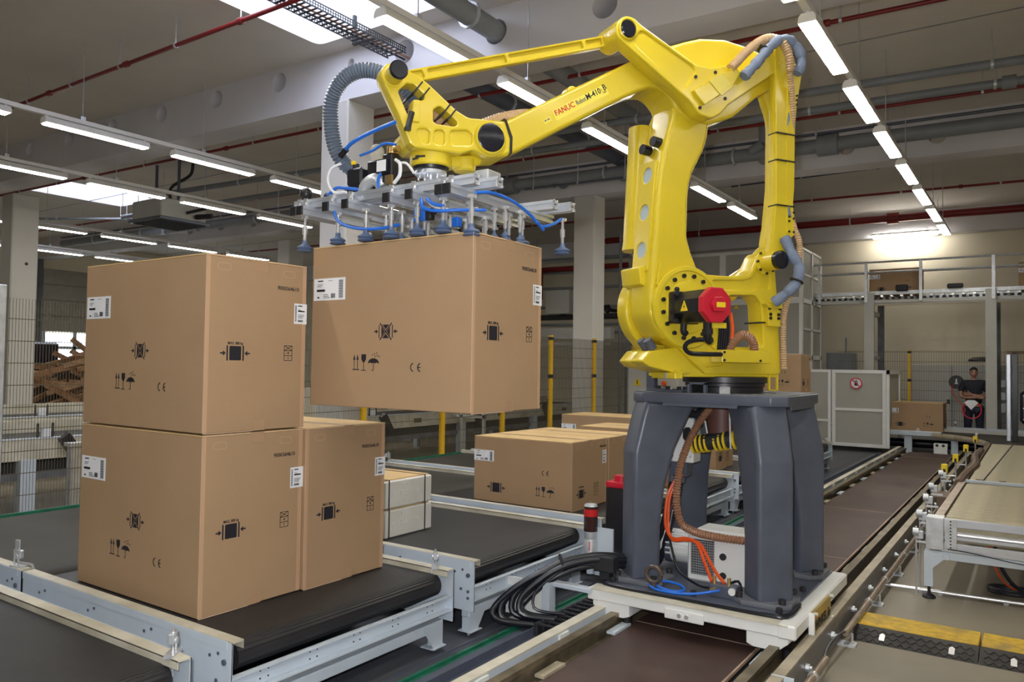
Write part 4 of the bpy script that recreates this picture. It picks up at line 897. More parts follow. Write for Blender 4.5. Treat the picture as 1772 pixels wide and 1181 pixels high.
part('fabric_patch', MB().plate(rpoly([(-.30, 3.42), (-.285, 3.30), (-.31, 3.36)], .005), .262, .27, SZ, bevel=.002).plate(rpoly([(-.30, 2.80), (-.33, 2.70), (-.30, 2.72)], .005), .255, .27, SZ, bevel=.002), FAB, lkp)
part('horn_pivot', MB().lathe((HORN[0], .16, HORN[1]), [(.085, 0), (.085, .012), (.07, .014), (.062, .014), (.062, .12)], axis=(0, 1, 0), n=30), YEL, rob)
hb_ = MB()
for k in range(8):
    a = 2*PI*k/8; p = (HORN[0]+.077*math.cos(a), .172, HORN[1]+.077*math.sin(a)); hb_.cyl(p, (p[0], .182, p[2]), .009, 8)
part('pivot_bolt', hb_, BLK, rob)
part('pivot_cap', MB().lathe((HORN[0], .28, HORN[1]), [(.060, 0), (.060, .03), (.05, .036), (0, .036)], axis=(0, 1, 0), n=30), NAVY, rob)
part('crank_pivot', MB().cyl((CR[0], .14, CR[1]), (CR[0], .26, CR[1]), .062, 26), YEL, rob)
part('pivot_cap', MB().lathe((CR[0]-.09, .20, CR[1]+.05), [(.060, 0), (.060, .03), (.05, .036), (0, .036)], axis=(0, 1, 0), n=28), NAVY, rob)
# column guides on the body
part('lower_hose_guide', MB().plate(rpoly([(-.185, 2.11), (-.30, 2.11), (-.30, 1.98), (-.20, 1.98)], .008), .164, .20, SZ, bevel=.003).plate(rpoly([(-.16, 2.13), (-.30, 2.15), (-.305, 2.10), (-.19, 2.10)], .006), .164, .215, SZ, bevel=.003), YEL, rob)
part('guide_bolt', MB().bolts([(s, .20, z) for s, z in ((-.21, 2.06), (-.28, 2.06), (-.21, 2.035), (-.28, 2.035), (-.20, 2.10), (-.29, 2.10))], (0, 1, 0), .011, .008, 8), BLK, rob)
part('body_strap', MB().box(-.345, -.15, .02, .172, 2.0, 2.01), BLK, rob)
# wrist
WO = [(2.435, 3.225, .07), (2.425, 3.27, .06), (2.393, 3.30, .06), (2.355, 3.305, .04), (2.229, 3.259, .04), (2.165, 3.223, .02), (2.005, 3.105, .1), (1.93, 3.072, .1), (1.80, 3.082, .12), (1.69, 3.0, .12), (1.70, 2.90, .12), (1.80, 2.865, .1), (1.90, 2.895, .05), (1.975, 2.865, .02), (2.235, 2.865, .02), (2.268, 2.885, .03), (2.332, 3.031, .1), (2.409, 3.176, .05)]
WH1 = [(2.338, 3.155), (2.29, 3.203), (2.250, 3.206), (2.192, 3.160), (2.192, 3.130), (2.238, 3.122), (2.250, 3.08), (2.256, 3.018), (2.285, 3.045)]
WH2 = [(2.136, 3.085), (2.111, 3.106), (2.091, 3.108), (2.0, 3.04), (2.0, 3.02), (2.02, 3.012), (2.122, 3.012), (2.135, 3.023)]
wpk = [[(2.155, 2.976), (2.160, 2.896), (2.190, 2.889), (2.237, 2.972)], [(2.128, 2.974), (2.068, 2.984), (2.070, 2.901), (2.131, 2.897)], [(2.038, 2.985), (1.94, 3.0), (1.905, 2.985), (1.91, 2.92), (2.032, 2.905)]]
wr_ = MB(); ipl(WO, .035, .135, wpk, [rpoly(WH1, .02), rpoly(WH2, .015)], .016, .010, .03, wr_)
wr_.plate(rpoly([(1.80, 3.082, .12), (1.69, 3.0, .12), (1.70, 2.90, .12), (1.80, 2.865, .1), (1.90, 2.895, .05), (1.975, 2.865, .02), (2.235, 2.865, .02), (2.268, 2.885, .03), (2.29, 2.95, .03), (2.24, 3.0, .03), (1.95, 3.0, .1), (1.90, 3.06, .05)], .02), -.115, .04, SZ, bevel=.010)
wri = part('wrist_casting', wr_, YEL, rob)
part('wrist_block', MB().plate(rpoly([(2.256, 3.12), (2.215, 3.125), (2.215, 3.0), (2.262, 3.0)], .01), .06, .145, SZ, bevel=.006), YEL, wri)
part('elbow_ring', MB().lathe((J4[0], .125, J4[1]), [(.094, 0), (.094, .02), (.088, .026), (.080, .026)], axis=(0, 1, 0), n=40), YEL, rob)
part('elbow_cap', MB().lathe((J4[0], .14, J4[1]), [(.081, 0), (.081, .014), (.074, .018), (0, .018)], axis=(0, 1, 0), n=40), NAVY, rob)
part('wrist_pivot', MB().lathe((WP[0], .13, WP[1]), [(.058, 0), (.058, .008), (.047, .010), (.047, .11)], axis=(0, 1, 0), n=30), YEL, rob)
part('pivot_cap', MB().lathe((WP[0], .235, WP[1]), [(.050, 0), (.050, .012), (.044, .018), (0, .018)], axis=(0, 1, 0), n=30), NAVY, rob)
part('wrist_turret', MB().lathe((2.10, 0, 2.798), [(.112, 0), (.118, .008), (.118, .066), (.125, .07), (.125, .085)], n=40), YEL, rob)
st_ = MB()
for (za, zb, a0, a1) in ((.022, .034, .2, .62), (.028, .045, .42, .62), (.03, .042, .55, .95)):
    a = a0
    while a < a1:
        def P(t, z): return (2.10+.1186*math.cos(t), .1186*math.sin(t), 2.80+z)
        k = len(st_.v); st_.v += [P(a, za), P(a+.06, za), P(a+.06, zb), P(a, zb)]; st_.f.append((k, k+1, k+2, k+3)); a += .06
part('chipped_paint', st_, STAIN, rob)
part('seal_ring', MB().lathe((2.10, 0, 2.778), [(.092, 0), (.098, .004), (.102, .02)], n=36), BLK, rob)
part('flange', MB().lathe((2.10, 0, 2.752), [(.08, 0), (.089, .004), (.089, .024), (.07, .028)], n=40), ALU, rob)
part('flange_hub', MB().lathe((2.10, 0, 2.625), [(.045, 0), (.033, .008), (.033, .13)], n=24), ALU, rob)
part('flange_bolt', MB().bolts([(2.10+.07*math.cos(a), .07*math.sin(a), 2.752) for a in [2*PI*k/8+.2 for k in range(8)]], (0, 0, -1), .008, .022, 8), STL, rob)
part('gear_housing', MB().lathe((1.90, 0, 2.80), [(.055, 0), (.065, .01), (.065, .07)], n=24).plate(rpoly([(2.02, 2.87), (1.80, 2.90), (1.82, 2.84), (1.95, 2.81), (2.02, 2.81)], .015), -.05, .05, SZ, bevel=.01), YEL, rob)
ws_ = MB()
for s, z in ((2.226, 3.195), (2.186, 3.168), (2.066, 3.095), (2.03, 3.075)):
    c0 = Vector((s, .0, z)); ws_.box(-.004, .004, -.120, .141, -.045, .04, Matrix.Translation(c0) @ Matrix.Rotation(-.62, 4, 'Y'))
part('wrist_strap', ws_, BLK, rob)
# hoses and sleeves that move with the arm
part('vacuum_hose', MB().tube([(2.15, -.03, 3.15), (2.256, -.03, 3.245), (2.363, -.085, 3.318), (2.47, -.15, 3.34), (2.559, -.227, 3.291), (2.601, -.294, 3.19), (2.596, -.318, 3.065), (2.57, -.321, 2.935), (2.517, -.311, 2.846), (2.44, -.275, 2.79)], .040, 14, ripple=(.018, .0048)), GHOSE, rob, 'slate blue corrugated vacuum hose')
part('blue_air_tube', MB().tube([(2.264, .10, 3.024), (2.331, .04, 3.011), (2.429, -.088, 2.976), (2.506, -.17, 2.932), (2.538, -.253, 2.89)], .011, 10, .02), BLU, rob)
part('tube_coupling', MB().cyl((2.262, .145, 3.05), (2.285, .145, 2.955), .016, 10).box(2.27, 2.30, .13, .16, 2.945, 2.965).cyl((2.525, -.225, 2.905), (2.548, -.275, 2.875), .016, 10), MATS['dark_cap'], rob)
part('red_wire', MB().tube([(2.11, .0, 3.06), (2.08, .02, 3.04), (2.04, .02, 3.025), (2.02, .0, 3.015)], .010, 8, .01).tube([(2.12, -.02, 3.035), (2.08, .0, 3.02), (2.05, .0, 3.012)], .012, 8, .01), ORG, rob)
part('red_plug', MB().box(2.10, 2.13, -.02, .02, 3.05, 3.09), RED, rob)
part('wrist_hose', MB().tube([(2.12, -.02, 3.12), (2.05, .0, 3.065), (1.99, .0, 3.02)], .03, 10, ripple=(.016, .003)), BHOSE, rob)
part('elbow_hose', MB().tube([(1.86, -.04, 3.06), (1.78, -.03, 3.10), (1.66, -.02, 3.155), (1.52, -.03, 3.20), (1.42, -.05, 3.22)], .030, 10, ripple=(.018, .0035)), BHOSE, rob)
part('spiral_hose', MB().tube([(-.26, .31, 3.68), (-.28, .300, 3.62), (-.31, .285, 3.527), (-.345, .255, 3.374), (-.352, .235, 3.222), (-.348, .23, 2.993), (-.35, .23, 2.802), (-.365, .25, 2.65), (-.385, .28, 2.536), (-.38, .275, 2.383), (-.35, .25, 2.232), (-.325, .21, 2.078), (-.325, .20, 1.887), (-.335, .20, 1.70)], .018, 10, ripple=(.016, .003)), BHOSE, rob)
part('spiral_hose', MB().tube([(.19, .262, 3.615), (.13, .262, 3.675), (.05, .262, 3.755), (-.05, .27, 3.835), (-.14, .28, 3.868), (-.21, .31, 3.83), (-.245, .325, 3.75), (-.265, .315, 3.66)], .027, 12, ripple=(.017, .0035)), BHOSE, rob)
part('fabric_sleeve', MB().tube([(.10, .285, 3.57), (.0, .30, 3.68), (-.085, .30, 3.775), (-.17, .30, 3.85), (-.27, .30, 3.868), (-.345, .31, 3.81), (-.365, .313, 3.73), (-.33, .31, 3.655)], .033, 12, .02, wob=.2), FAB, rob)
part('fabric_sleeve', MB().tube([(-.262, .27, 2.565), (-.285, .315, 2.449), (-.316, .345, 2.36), (-.303, .335, 2.265), (-.262, .28, 2.19), (-.218, .22, 2.135)], .034, 12, .02, wob=.2), FAB, rob)
part('sleeve_tie', MB().lathe((-.06, .283, 3.775), [(.040, -.006), (.043, 0), (.040, .006)], axis=(-.6, 0, .75), n=16).lathe((-.305, .335, 2.275), [(.045, -.006), (.048, 0), (.045, .006)], axis=(.35, -.2, -.9), n=16), BLK, rob)
part('body_hose', MB().tube([(.12, .17, 1.80), (.085, .18, 1.87), (.03, .195, 1.915), (-.02, .198, 1.91), (-.065, .193, 1.875), (-.09, .185, 1.81)], .027, 10, ripple=(.017, .0035)), CHOSE, rob)
# ------------------------------------------------------------------ vacuum gripper
gp = thing('vacuum_gripper', 'aluminium vacuum gripper frame with blue suction cups lifting the hanging carton', 'gripper', (-2.85, 3.3, 2.355))
def profile(x0, x1, y0, y1, z0, z1, ax):
    b = MB(); g = .008
    if ax == 'x':
        ym = (y0+y1)/2; zm = (z0+z1)/2
        b.plate([(y0, z0), (ym-g, z0), (ym-g, z0+g), (ym+g, z0+g), (ym+g, z0), (y1, z0), (y1, zm-g), (y1-g, zm-g), (y1-g, zm+g), (y1, zm+g), (y1, z1), (ym+g, z1), (ym+g, z1-g), (ym-g, z1-g), (ym-g, z1), (y0, z1), (y0, zm+g), (y0+g, zm+g), (y0+g, zm-g), (y0, zm-g)], x0, x1, YZ, bevel=.0008)
    else:
        xm = (x0+x1)/2; zm = (z0+z1)/2
        b.plate([(x0, z0), (xm-g, z0), (xm-g, z0+g), (xm+g, z0+g), (xm+g, z0), (x1, z0), (x1, zm-g), (x1-g, zm-g), (x1-g, zm+g), (x1, zm+g), (x1, z1), (xm+g, z1), (xm+g, z1-g), (xm-g, z1-g), (xm-g, z1), (x0, z1), (x0, zm+g), (x0+g, zm+g), (x0+g, zm-g), (x0, zm-g)], y0, y1, lambda a, c, t: (a, t, c), bevel=.0008)
    return b
ZR0, ZR1, ZK0, ZK1 = 2.582, 2.634, 2.53, 2.580
for k, (y0, x0, x1) in enumerate(((2.975, -3.57, -2.27), (3.085, -3.50, -2.21), (3.685, -3.50, -2.25), (3.79, -3.50, -2.20))):
    r = part('long_rail', profile(x0, x1, y0, y0+.052, ZR0, ZR1, 'x'), ALU, gp)
    e = MB()
    for x, s in ((x0, -1), (x1, 1)): e.box(min(x, x+.006*s), max(x, x+.006*s), y0, y0+.052, ZR0, ZR1)
    ep = part('end_cap', e, GAL, r)
    part('cap_screw', MB().bolts([(x1+.006, y0+dy, ZR0+dz) for dy in (.006, .046) for dz in (.006, .046)], (1, 0, 0), .006, .006, 8), STL, r)
    part('cap_print', MB().box(x1+.006, x1+.0066, y0+.014, y0+.038, ZR0+.022, ZR0+.032), GRYD, r)
CX = [-3.475, -3.425, -3.215, -3.065, -2.765, -2.61, -2.415, -2.365]
for k, x in enumerate(CX):
    w = .047
    r = part('cross_rail', profile(x-w/2, x+w/2, 2.895, 3.86, ZK0, ZK1, 'y'), ALU, gp)
    part('end_cap', MB().box(x-w/2-.001, x+w/2+.001, 2.885, 2.896, ZK0-.002, ZK1, c=.003).box(x-w/2-.001, x+w/2+.001, 3.859, 3.87, ZK0-.002, ZK1, c=.003), BLK, r)
    for y in (2.975, 3.138, 3.737):
        part('clamp_bracket', MB().box(x-.03, x-.024, y-.03, y+.0, ZK1, ZR1).box(x-.03, x+.0, y-.034, y-.028, ZK1, ZR1-.004).cyl((x-.012, y-.034, ZK1+.022), (x-.012, y-.042, ZK1+.022), .009, 8), STL, r)
part('mount_plate', MB().box(-3.0, -2.64, 3.14, 3.68, 2.634, 2.648), ALU, gp)
def suction(x, y, zb, big=True):
    r = .043 if big else .02
    c = part('suction_cup', MB().lathe((x, y, zb), [(r*.85, 0), (r*1.06, .006), (r*.84, .015), (r*1.04, .024), (r*.98, .029), (r*.42, .042), (r*.34, .048), (r*.32, .064)], n=20), CUP, gp)
    s = MB().lathe((x, y, zb), [(.009, .06), (.009, .10), (.014, .10), (.014, .145), (.008, .145), (.008, .175 if zb > 2.35 else .195)], n=10).cyl((x, y, 2.515), (x, y, 2.531), .022, 8)
    part('spring_stem', s, STL, c)
for x in (-3.20, -2.985, -2.80, -2.62, -2.45): suction(x, 2.972, 2.353)
suction(-3.44, 2.945, 2.325); suction(-2.285, 2.99, 2.325); suction(-2.215, 3.745, 2.325)
for x in (-3.12, -2.98, -2.86, -2.70, -2.56, -2.40):
    for y in (3.12, 3.30, 3.48): suction(x+(.03 if y == 3.30 else 0), y, 2.353, False)
suction(-2.30, 3.30, 2.353, False); suction(-2.30, 3.44, 2.353, False)
suction(-2.36, 3.55, 2.353); suction(-2.62, 3.55, 2.353)
for pts in ([(-3.19, 2.93, 2.53), (-3.15, 2.93, 2.47), (-3.05, 2.95, 2.43), (-2.92, 2.99, 2.42), (-2.80, 3.04, 2.44)],
            [(-2.56, 2.93, 2.53), (-2.53, 2.91, 2.48), (-2.46, 2.93, 2.46), (-2.37, 2.99, 2.465), (-2.28, 3.10, 2.475)],
            [(-2.53, 2.94, 2.53), (-2.49, 2.94, 2.50), (-2.44, 2.97, 2.49)],
            [(-2.26, 2.99, 2.54), (-2.235, 3.10, 2.555), (-2.22, 3.25, 2.54), (-2.21, 3.40, 2.495), (-2.205, 3.50, 2.45), (-2.20, 3.62, 2.48), (-2.21, 3.72, 2.525)],
            [(-2.20, 3.45, 2.465), (-2.20, 3.52, 2.43)]):
    part('blue_air_tube', MB().tube(pts, .0085, 8, .015), BLU, gp)
part('grey_air_tube', MB().tube([(-2.54, 2.95, 2.53), (-2.49, 2.96, 2.485), (-2.40, 3.02, 2.475), (-2.33, 3.10, 2.49)], .008, 8, .015), GAL, gp)
part('valve_box', MB().box(-2.42, -2.33, 3.18, 3.30, 2.64, 2.71, c=.006), GAL, gp)
bs = part('blue_sensor', MB().box(-2.72, -2.64, 3.05, 3.09, 2.45, 2.52, c=.004).box(-2.50, -2.46, 3.1, 3.14, 2.41, 2.46, c=.004), MATS['blue_air_tube'], gp)
part('sensor_label', MB().box(-2.705, -2.68, 3.046, 3.05, 2.465, 2.51), SIGNY, bs)
part('plug_block', MB().box(-2.64, -2.60, 3.05, 3.09, 2.45, 2.51, c=.006).cyl((-2.55, 3.02, 2.47), (-2.55, 3.0, 2.49), .02, 10), BLK, gp)
part('black_dome', MB().sphere((-3.535, 3.03, 2.685), .038, 16).cyl((-3.535, 3.03, 2.634), (-3.535, 3.03, 2.66), .025, 14).sphere((-3.44, 3.12, 2.67), .034, 16).cyl((-3.44, 3.12, 2.634), (-3.44, 3.12, 2.65), .025, 14), BLK, gp)
# pneumatic valve cluster
vc = MB().box(-3.24, -3.12, 3.06, 3.20, 2.70, 2.80, c=.012).box(-3.10, -2.98, 3.08, 3.18, 2.66, 2.83, c=.01).cyl((-3.15, 3.12, 2.70), (-3.02, 3.14, 2.63), .055, 16).cyl((-3.30, 3.10, 2.65), (-3.16, 3.12, 2.74), .028, 12).box(-2.95, -2.88, 3.05, 3.12, 2.68, 2.84, c=.006).cyl((-3.20, 3.10, 2.80), (-3.20, 3.10, 2.83), .02, 10)
part('valve_cluster', vc, BLK, gp)
part('clear_bowl', MB().sphere((-3.06, 3.12, 2.885), .042, 18, (1, 1, 1.05)).cyl((-3.06, 3.12, 2.82), (-3.06, 3.12, 2.86), .036, 18), mat('clear_polycarbonate', (.75, .72, .6), .08, alpha=.45), gp)
part('brass_fitting', MB().cyl((-2.90, 3.08, 2.84), (-2.90, 3.08, 2.88), .034, 14).box(-2.925, -2.875, 3.045, 3.06, 2.67, 2.72).cyl((-2.87, 3.06, 2.86), (-2.84, 3.06, 2.86), .018, 10), BRASS, gp)
part('gauge_plate', MB().box(-2.98, -2.90, 3.035, 3.045, 2.735, 2.81), BLK, gp)
part('gauge_label', MB().box(-2.973, -2.907, 3.031, 3.036, 2.742, 2.803), PAP, gp)
part('steel_elbow', MB().tube([(-3.10, 3.06, 2.64), (-3.06, 3.05, 2.69), (-3.0, 3.06, 2.71), (-2.96, 3.07, 2.66)], .035, 12, .01), GAL, gp)
part('white_tube', MB().tube([(-3.26, 3.04, 2.83), (-3.32, 3.02, 2.80), (-3.33, 3.01, 2.73), (-3.27, 3.0, 2.66), (-3.16, 2.99, 2.645)], .008, 8, .01).tube([(-2.86, 3.06, 2.80), (-2.82, 3.05, 2.77), (-2.82, 3.05, 2.71), (-2.86, 3.05, 2.67)], .010, 8, .01).tube([(-2.83, 3.06, 2.78), (-2.76, 3.04, 2.76), (-2.70, 3.03, 2.70)], .007, 8, .01), PAP, gp)
part('blue_air_tube', MB().tube([(-3.10, 3.03, 2.85), (-3.0, 3.03, 2.865), (-2.92, 3.03, 2.89), (-2.85, 3.05, 2.88)], .007, 8, .01).tube([(-3.36, 3.04, 2.66), (-3.28, 3.03, 2.69), (-3.2, 3.03, 2.68), (-3.10, 3.03, 2.66)], .010, 8, .01).tube([(-2.93, 3.02, 2.73), (-2.95, 3.02, 2.69), (-2.94, 3.02, 2.64)], .008, 8, .01), BLU, gp)
part('hose_socket', MB().cyl((-3.25, 3.12, 2.775), (-3.18, 3.12, 2.76), .042, 16), NAVY, gp)
part('yellow_tag', MB().box(-3.19, -3.16, 3.05, 3.06, 2.815, 2.835), SIGNY, gp)

# ------------------------------------------------------------------ cartons
FM = lambda u, z: Matrix.Translation((-u, -.0008, z)) @ Matrix(((1, 0, 0), (0, 0, -1), (0, 1, 0))).to_4x4()
SM = lambda v, z: Matrix.Translation((.0008, v, z)) @ Matrix(((0, 0, 1), (1, 0, 0), (0, 1, 0))).to_4x4()
class Face:                   # flat print on a carton face; a runs left to right as seen, z up
    def __init__(s, side): s.b = MB(); s.side = side
    def fn(s, a, c, t): return (a, -t, c) if s.side == 'f' else (t, a, c)
    def poly(s, pts, t0=.0002, t1=.001): 
        k = len(s.b.v); n = len(pts)
        s.b.v += [s.fn(p[0], p[1], t1) for p in pts]+[s.fn(p[0], p[1], t0) for p in pts]
        tr = tessellate_polygon([[Vector((p[0], p[1], 0)) for p in pts]])
        s.b.f += [tuple(k+i for i in t) for t in tr]; s.b.f += [(k+i, k+(i+1) % n, k+n+(i+1) % n, k+n+i) for i in range(n)]
    def line(s, p, q, w):
        p, q = Vector(p), Vector(q); d = (q-p).normalized(); o = Vector((-d.y, d.x))*w/2
        s.poly([p+o, q+o, q-o, p-o])
    def rect(s, x0, z0, x1, z1): s.poly([(x0, z0), (x1, z0), (x1, z1), (x0, z1)])
    def frame(s, x0, z0, x1, z1, w):
        s.line((x0, z0), (x1, z0), w); s.line((x1, z0), (x1, z1), w); s.line((x1, z1), (x0, z1), w); s.line((x0, z1), (x0, z0), w)
    def text(s, tx, size, a, z, sx=1., align='CENTER'):
        s.b.text(tx, size, FM(-a, z) if s.side == 'f' else SM(a, z), align, sx)
    def arrow(s, p, q, w):
        p, q = Vector(p), Vector(q); d = (q-p).normalized(); o = Vector((-d.y, d.x)); m = q-d*w*1.3
        s.poly([p+o*w*.3, m+o*w*.3, m+o*w, q, m-o*w, m-o*w*.3, p-o*w*.3])
    def ring(s, cx, cz, r, w, a0, a1, n=14):
        o = [(cx+(r+w/2)*math.cos(a0+(a1-a0)*i/n), cz+(r+w/2)*math.sin(a0+(a1-a0)*i/n)) for i in range(n+1)]
        i_ = [(cx+(r-w/2)*math.cos(a0+(a1-a0)*i/n), cz+(r-w/2)*math.sin(a0+(a1-a0)*i/n)) for i in range(n+1)][::-1]
        s.poly(o+i_)
def handling(F, a, z):   # this-side-up arrows, glass, umbrella; a = left edge, z = base, height about .085
    for k in (.008, .032): F.line((a+k, z+.004), (a+k, z+.06), .0035); F.poly([(a+k-.009, z+.055), (a+k+.009, z+.055), (a+k, z+.083)])
    F.rect(a-.004, z, a+.045, z+.005)
    g = a+.078
    F.poly([(g-.017, z+.085), (g+.017, z+.085), (g+.017, z+.058), (g+.006, z+.042), (g-.006, z+.042), (g-.017, z+.058)]); F.line((g, z+.045), (g, z), .004); F.rect(g-.018, z-.003, g+.018, z+.001)
    u = a+.15
    F.poly([(u+.04*math.cos(PI*i/10), z+.036+.028*math.sin(PI*i/10)) for i in range(11)]+[(u-.022, z+.042), (u-.012, z+.036), (u, z+.042), (u+.012, z+.036), (u+.022, z+.042)])
    F.line((u, z+.06), (u, z+.004), .0035); F.ring(u-.006, z+.004, .006, .003, PI, 2*PI, 6)
    for dx, dz in ((-.012, .078), (.004, .083), (.02, .088), (.008, .070), (.024, .074), (.038, .070)): F.line((u+dx, z+dz), (u+dx+.006, z+dz+.008), .0035)
def ce(F, a, z, h=.045):
    r = h/2; F.ring(a+r, z+r, r*.9, h*.13, PI*.55, PI*1.45); F.ring(a+r*3.1, z+r, r*.9, h*.13, PI*.55, PI*1.45); F.line((a+r*2.2, z+r), (a+r*3.0, z+r), h*.13)
def noclamp(F, a, z, s=.042):
    for dx, dz in ((1, 1), (1, -1)): F.line((a-dx*s*1.0, z-dz*s*1.05), (a+dx*s*1.0, z+dz*s*1.05), s*.15)
    F.poly([(a-s*.55, z+s*.85), (a+s*.55, z+s*.85), (a, z+s*.27)]); F.poly([(a-s*.55, z-s*.85), (a+s*.55, z-s*.85), (a, z-s*.27)])
    F.poly([(a-s*.72, z+s*.58), (a-s*.72, z-s*.58), (a-s*.2, z)]); F.poly([(a+s*.72, z+s*.58), (a+s*.72, z-s*.58), (a+s*.2, z)])
    for sg in (-1, 1): F.line((a+sg*s*1.12, z-s*.8), (a+sg*s*1.12, z+s*.8), s*.12); F.arrow((a+sg*s*1.95, z), (a+sg*s*1.3, z), s*.27)
def clamp(F, a, z, s=.036, x=False):
    F.poly(rpoly([(a-s*.95, z-s), (a+s*.95, z-s), (a+s*.95, z+s), (a-s*.95, z+s)], .006))
    for sg in (-1, 1): F.rect(a+sg*s*1.3-s*.11, z-s*1.05, a+sg*s*1.3+s*.11, z+s*1.05); F.arrow((a+sg*s*2.42, z), (a+sg*s*1.52, z), s*.36)
def stacklim(F, x0, z0, x1, z1, t=('4', '1')):
    h = (z1-z0)/3
    for k in range(3): F.frame(x0, z0+k*h, x1, z0+(k+1)*h, .0028)
    F.line((x0, z0+2*h), (x1, z1), .003); F.line((x0, z1), (x1, z0+2*h), .003)
    F.text(t[0], h*.8, (x0+x1)/2, z0+1.5*h); F.text(t[1], h*.8, (x0+x1)/2, z0+.5*h)
def paper(par, side, x0, z0, x1, z1, tx, vert):
    P = Face(side); P.poly([(x0, z0), (x1, z0), (x1, z1), (x0, z1)], .0002, .0012); p = part('address_label', P.b, PAP, par)
    I = Face(side); w, h = x1-x0, z1-z0
    def off(f): 
        def g(a, c, t): return f(a, c, t+.0012)
        return g
    I.fn = off(I.fn)
    X = lambda u: x0+w*u; Z = lambda v: z0+h*v
    I.rect(X(.13 if not vert else .30), Z(.86), X(.30 if not vert else .62), Z(.91))
    for k, (a, b_) in enumerate(((.12, .30), (.12, .26), (.12, .24))): I.rect(X(a if not vert else .3), Z(.72-.05*k), X(b_ if not vert else .5+.1*k), Z(.735-.05*k))
    if not vert:
        I.rect(X(.46), Z(.88), X(.60), Z(.895)); I.rect(X(.10), Z(.40), X(.36), Z(.50)); I.rect(X(.12), Z(.10), X(.18), Z(.17))
        for k in range(3): I.rect(X(.32), Z(.24-.07*k), X(.46+.03*k), Z(.265-.07*k))
        for k in range(7): I.rect(X(.555+k*.02), Z(.10), X(.566+k*.02), Z(.30))
        for k in range(22): I.rect(X(.80), Z(.08+k*.038), X(.93), Z(.095+k*.038+(.008 if k % 3 else 0)))
    else:
        I.rect(X(.30), Z(.60), X(.82), Z(.66))
        for k in range(24): I.rect(X(.07), Z(.10+k*.034), X(.18), Z(.113+k*.034+(.008 if k % 3 else 0)))
        for k in range(4): I.rect(X(.30), Z(.44-.055*k), X(.80-.05*k), Z(.46-.055*k))
        for k in range(10): I.rect(X(.30+k*.04), Z(.10), X(.322+k*.04), Z(.20))
    part('label_print', I.b, INK, p)
def handhole(F, a, z, w=.075, h=.034):
    F.frame; pts = rpoly([(a-w/2, z-h/2), (a+w/2, z-h/2), (a+w/2, z+h/2), (a-w/2, z+h/2)], .016, 5)
    for p, q in zip(pts, pts[1:]+pts[:1]):
        if (Vector(p)-Vector(q)).length > .0015: F.line(p, q, .0012)
def carton(name, lab, C, A, Hh, kind):
    t = thing(name, lab, 'carton', (0, 0, 0), local=True)
    body = MB().box(-C, 0, 0, A, .004, Hh-.012, c=.003)
    part('carton_body', body, CARD, t)
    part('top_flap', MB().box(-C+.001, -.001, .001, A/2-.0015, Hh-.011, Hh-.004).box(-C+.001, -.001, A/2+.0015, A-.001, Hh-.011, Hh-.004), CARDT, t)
    part('flap_edge', MB().box(-.003, .0006, .004, A*.46, .0005, .004).box(-.003, .0006, .004, A-.004, Hh-.0115, Hh-.0085).box(-.0006, .0016, -.0016, .0006, .008, Hh-.012), CARDE, t)
    part('glue_strip', _strip(A, Hh), mat('kraft_strip', (.49, .31, .185), .7) if 'kraft_strip' not in MATS else MATS['kraft_strip'], t)
    part('parcel_tape', MB().box(-.0002, .0009, A*.45, A*.58, Hh-.06, Hh-.004).box(-.0002, .0009, A*.46, A*.58, .002, .055).box(-C, 0, A/2-.03, A/2+.03, Hh-.0042, Hh-.0035), TAPE, t)
    F, S = Face('f'), Face('s'); X = lambda u: -u
    if kind == 'big':
        noclamp(F, -.566, .408); handling(F, -.800, .203); ce(F, -.391, .200)
        clamp(S, .174, .400); S.text('MAX. 800 kg', .021, .174, .450, .8); stacklim(S, .479, .367, .531, .447); S.text('9000364610', .030, .498, .754, .95)
        paper(t, 'f', -1.122, .587, -.872, .710, '', False); paper(t, 's', .540, .568, .6265, .679, '', True)
        H = Face('s'); handhole(H, .10, Hh-.06); handhole(H, A-.12, Hh-.06)
    else:
        clamp(F, -.788, .136, .042); W = Face('f'); 
        for d in (1, -1): F.line((-.788-.036, .136-.036*d), (-.788+.036, .136+.036*d), .001)
        ce(F, -.297, .287); handling(F, -.358, .105)
        clamp(S, .176, .135, .036); S.text('MAX. 800 kg', .02, .176, .195, .8); stacklim(S, .41, .09, .49, .205, ('6', '1')); S.text('9000364700', .028, .575, .522, .9)
        paper(t, 'f', -1.046+.006, .367, -.816, .467, '', False); paper(t, 's', .565, .365, A-.012, .485, '', True)
        H = Face('s'); handhole(H, .12, Hh-.05); handhole(H, A-.12, Hh-.05)
        cx = Face('f')
    part('handling_marks', F.b, INK, t); part('side_marks', S.b, INK, t); part('hand_hole', H.b, CARDE, t)
    return t
def _strip(A, Hh):
    return MB().box(-.0002, .0006, .003, .022, .006, Hh-.013).box(-.0002, .0006, A-.03, A-.003, .006, Hh-.013)
G1 = 'big cartons handled by the robot'
big = carton('large_carton', 'big kraft carton at the bottom front of the stack on the belt', 1.136, .6235, .892, 'big')
big.location = (-3.353, 2.267, .4476); big['group'] = G1
copy_tree(big, (-3.332, 2.8935, .4476), label='big kraft carton standing behind the stack on the same belt')
c_ = copy_tree(big, (-3.348, 2.262, 1.3405), -.004, label='big kraft carton on top of the stack')
copy_tree(big, (-2.253, 2.965, 1.459), label='big kraft carton hanging in the air from the gripper')
G2 = 'medium cartons on the belts'
med = carton('medium_carton', 'medium kraft carton in front on the belt beside the beacon', 1.04, .655, .597, 'med')
med.location = (-3.303, 5.782, .4476); med['group'] = G2
copy_tree(med, (-3.292, 6.442, .4476), label='medium kraft carton directly behind the front medium carton')
copy_tree(med, (-3.15, 7.52, .4476), label='medium kraft carton on the next belt, mostly behind the pedestal')
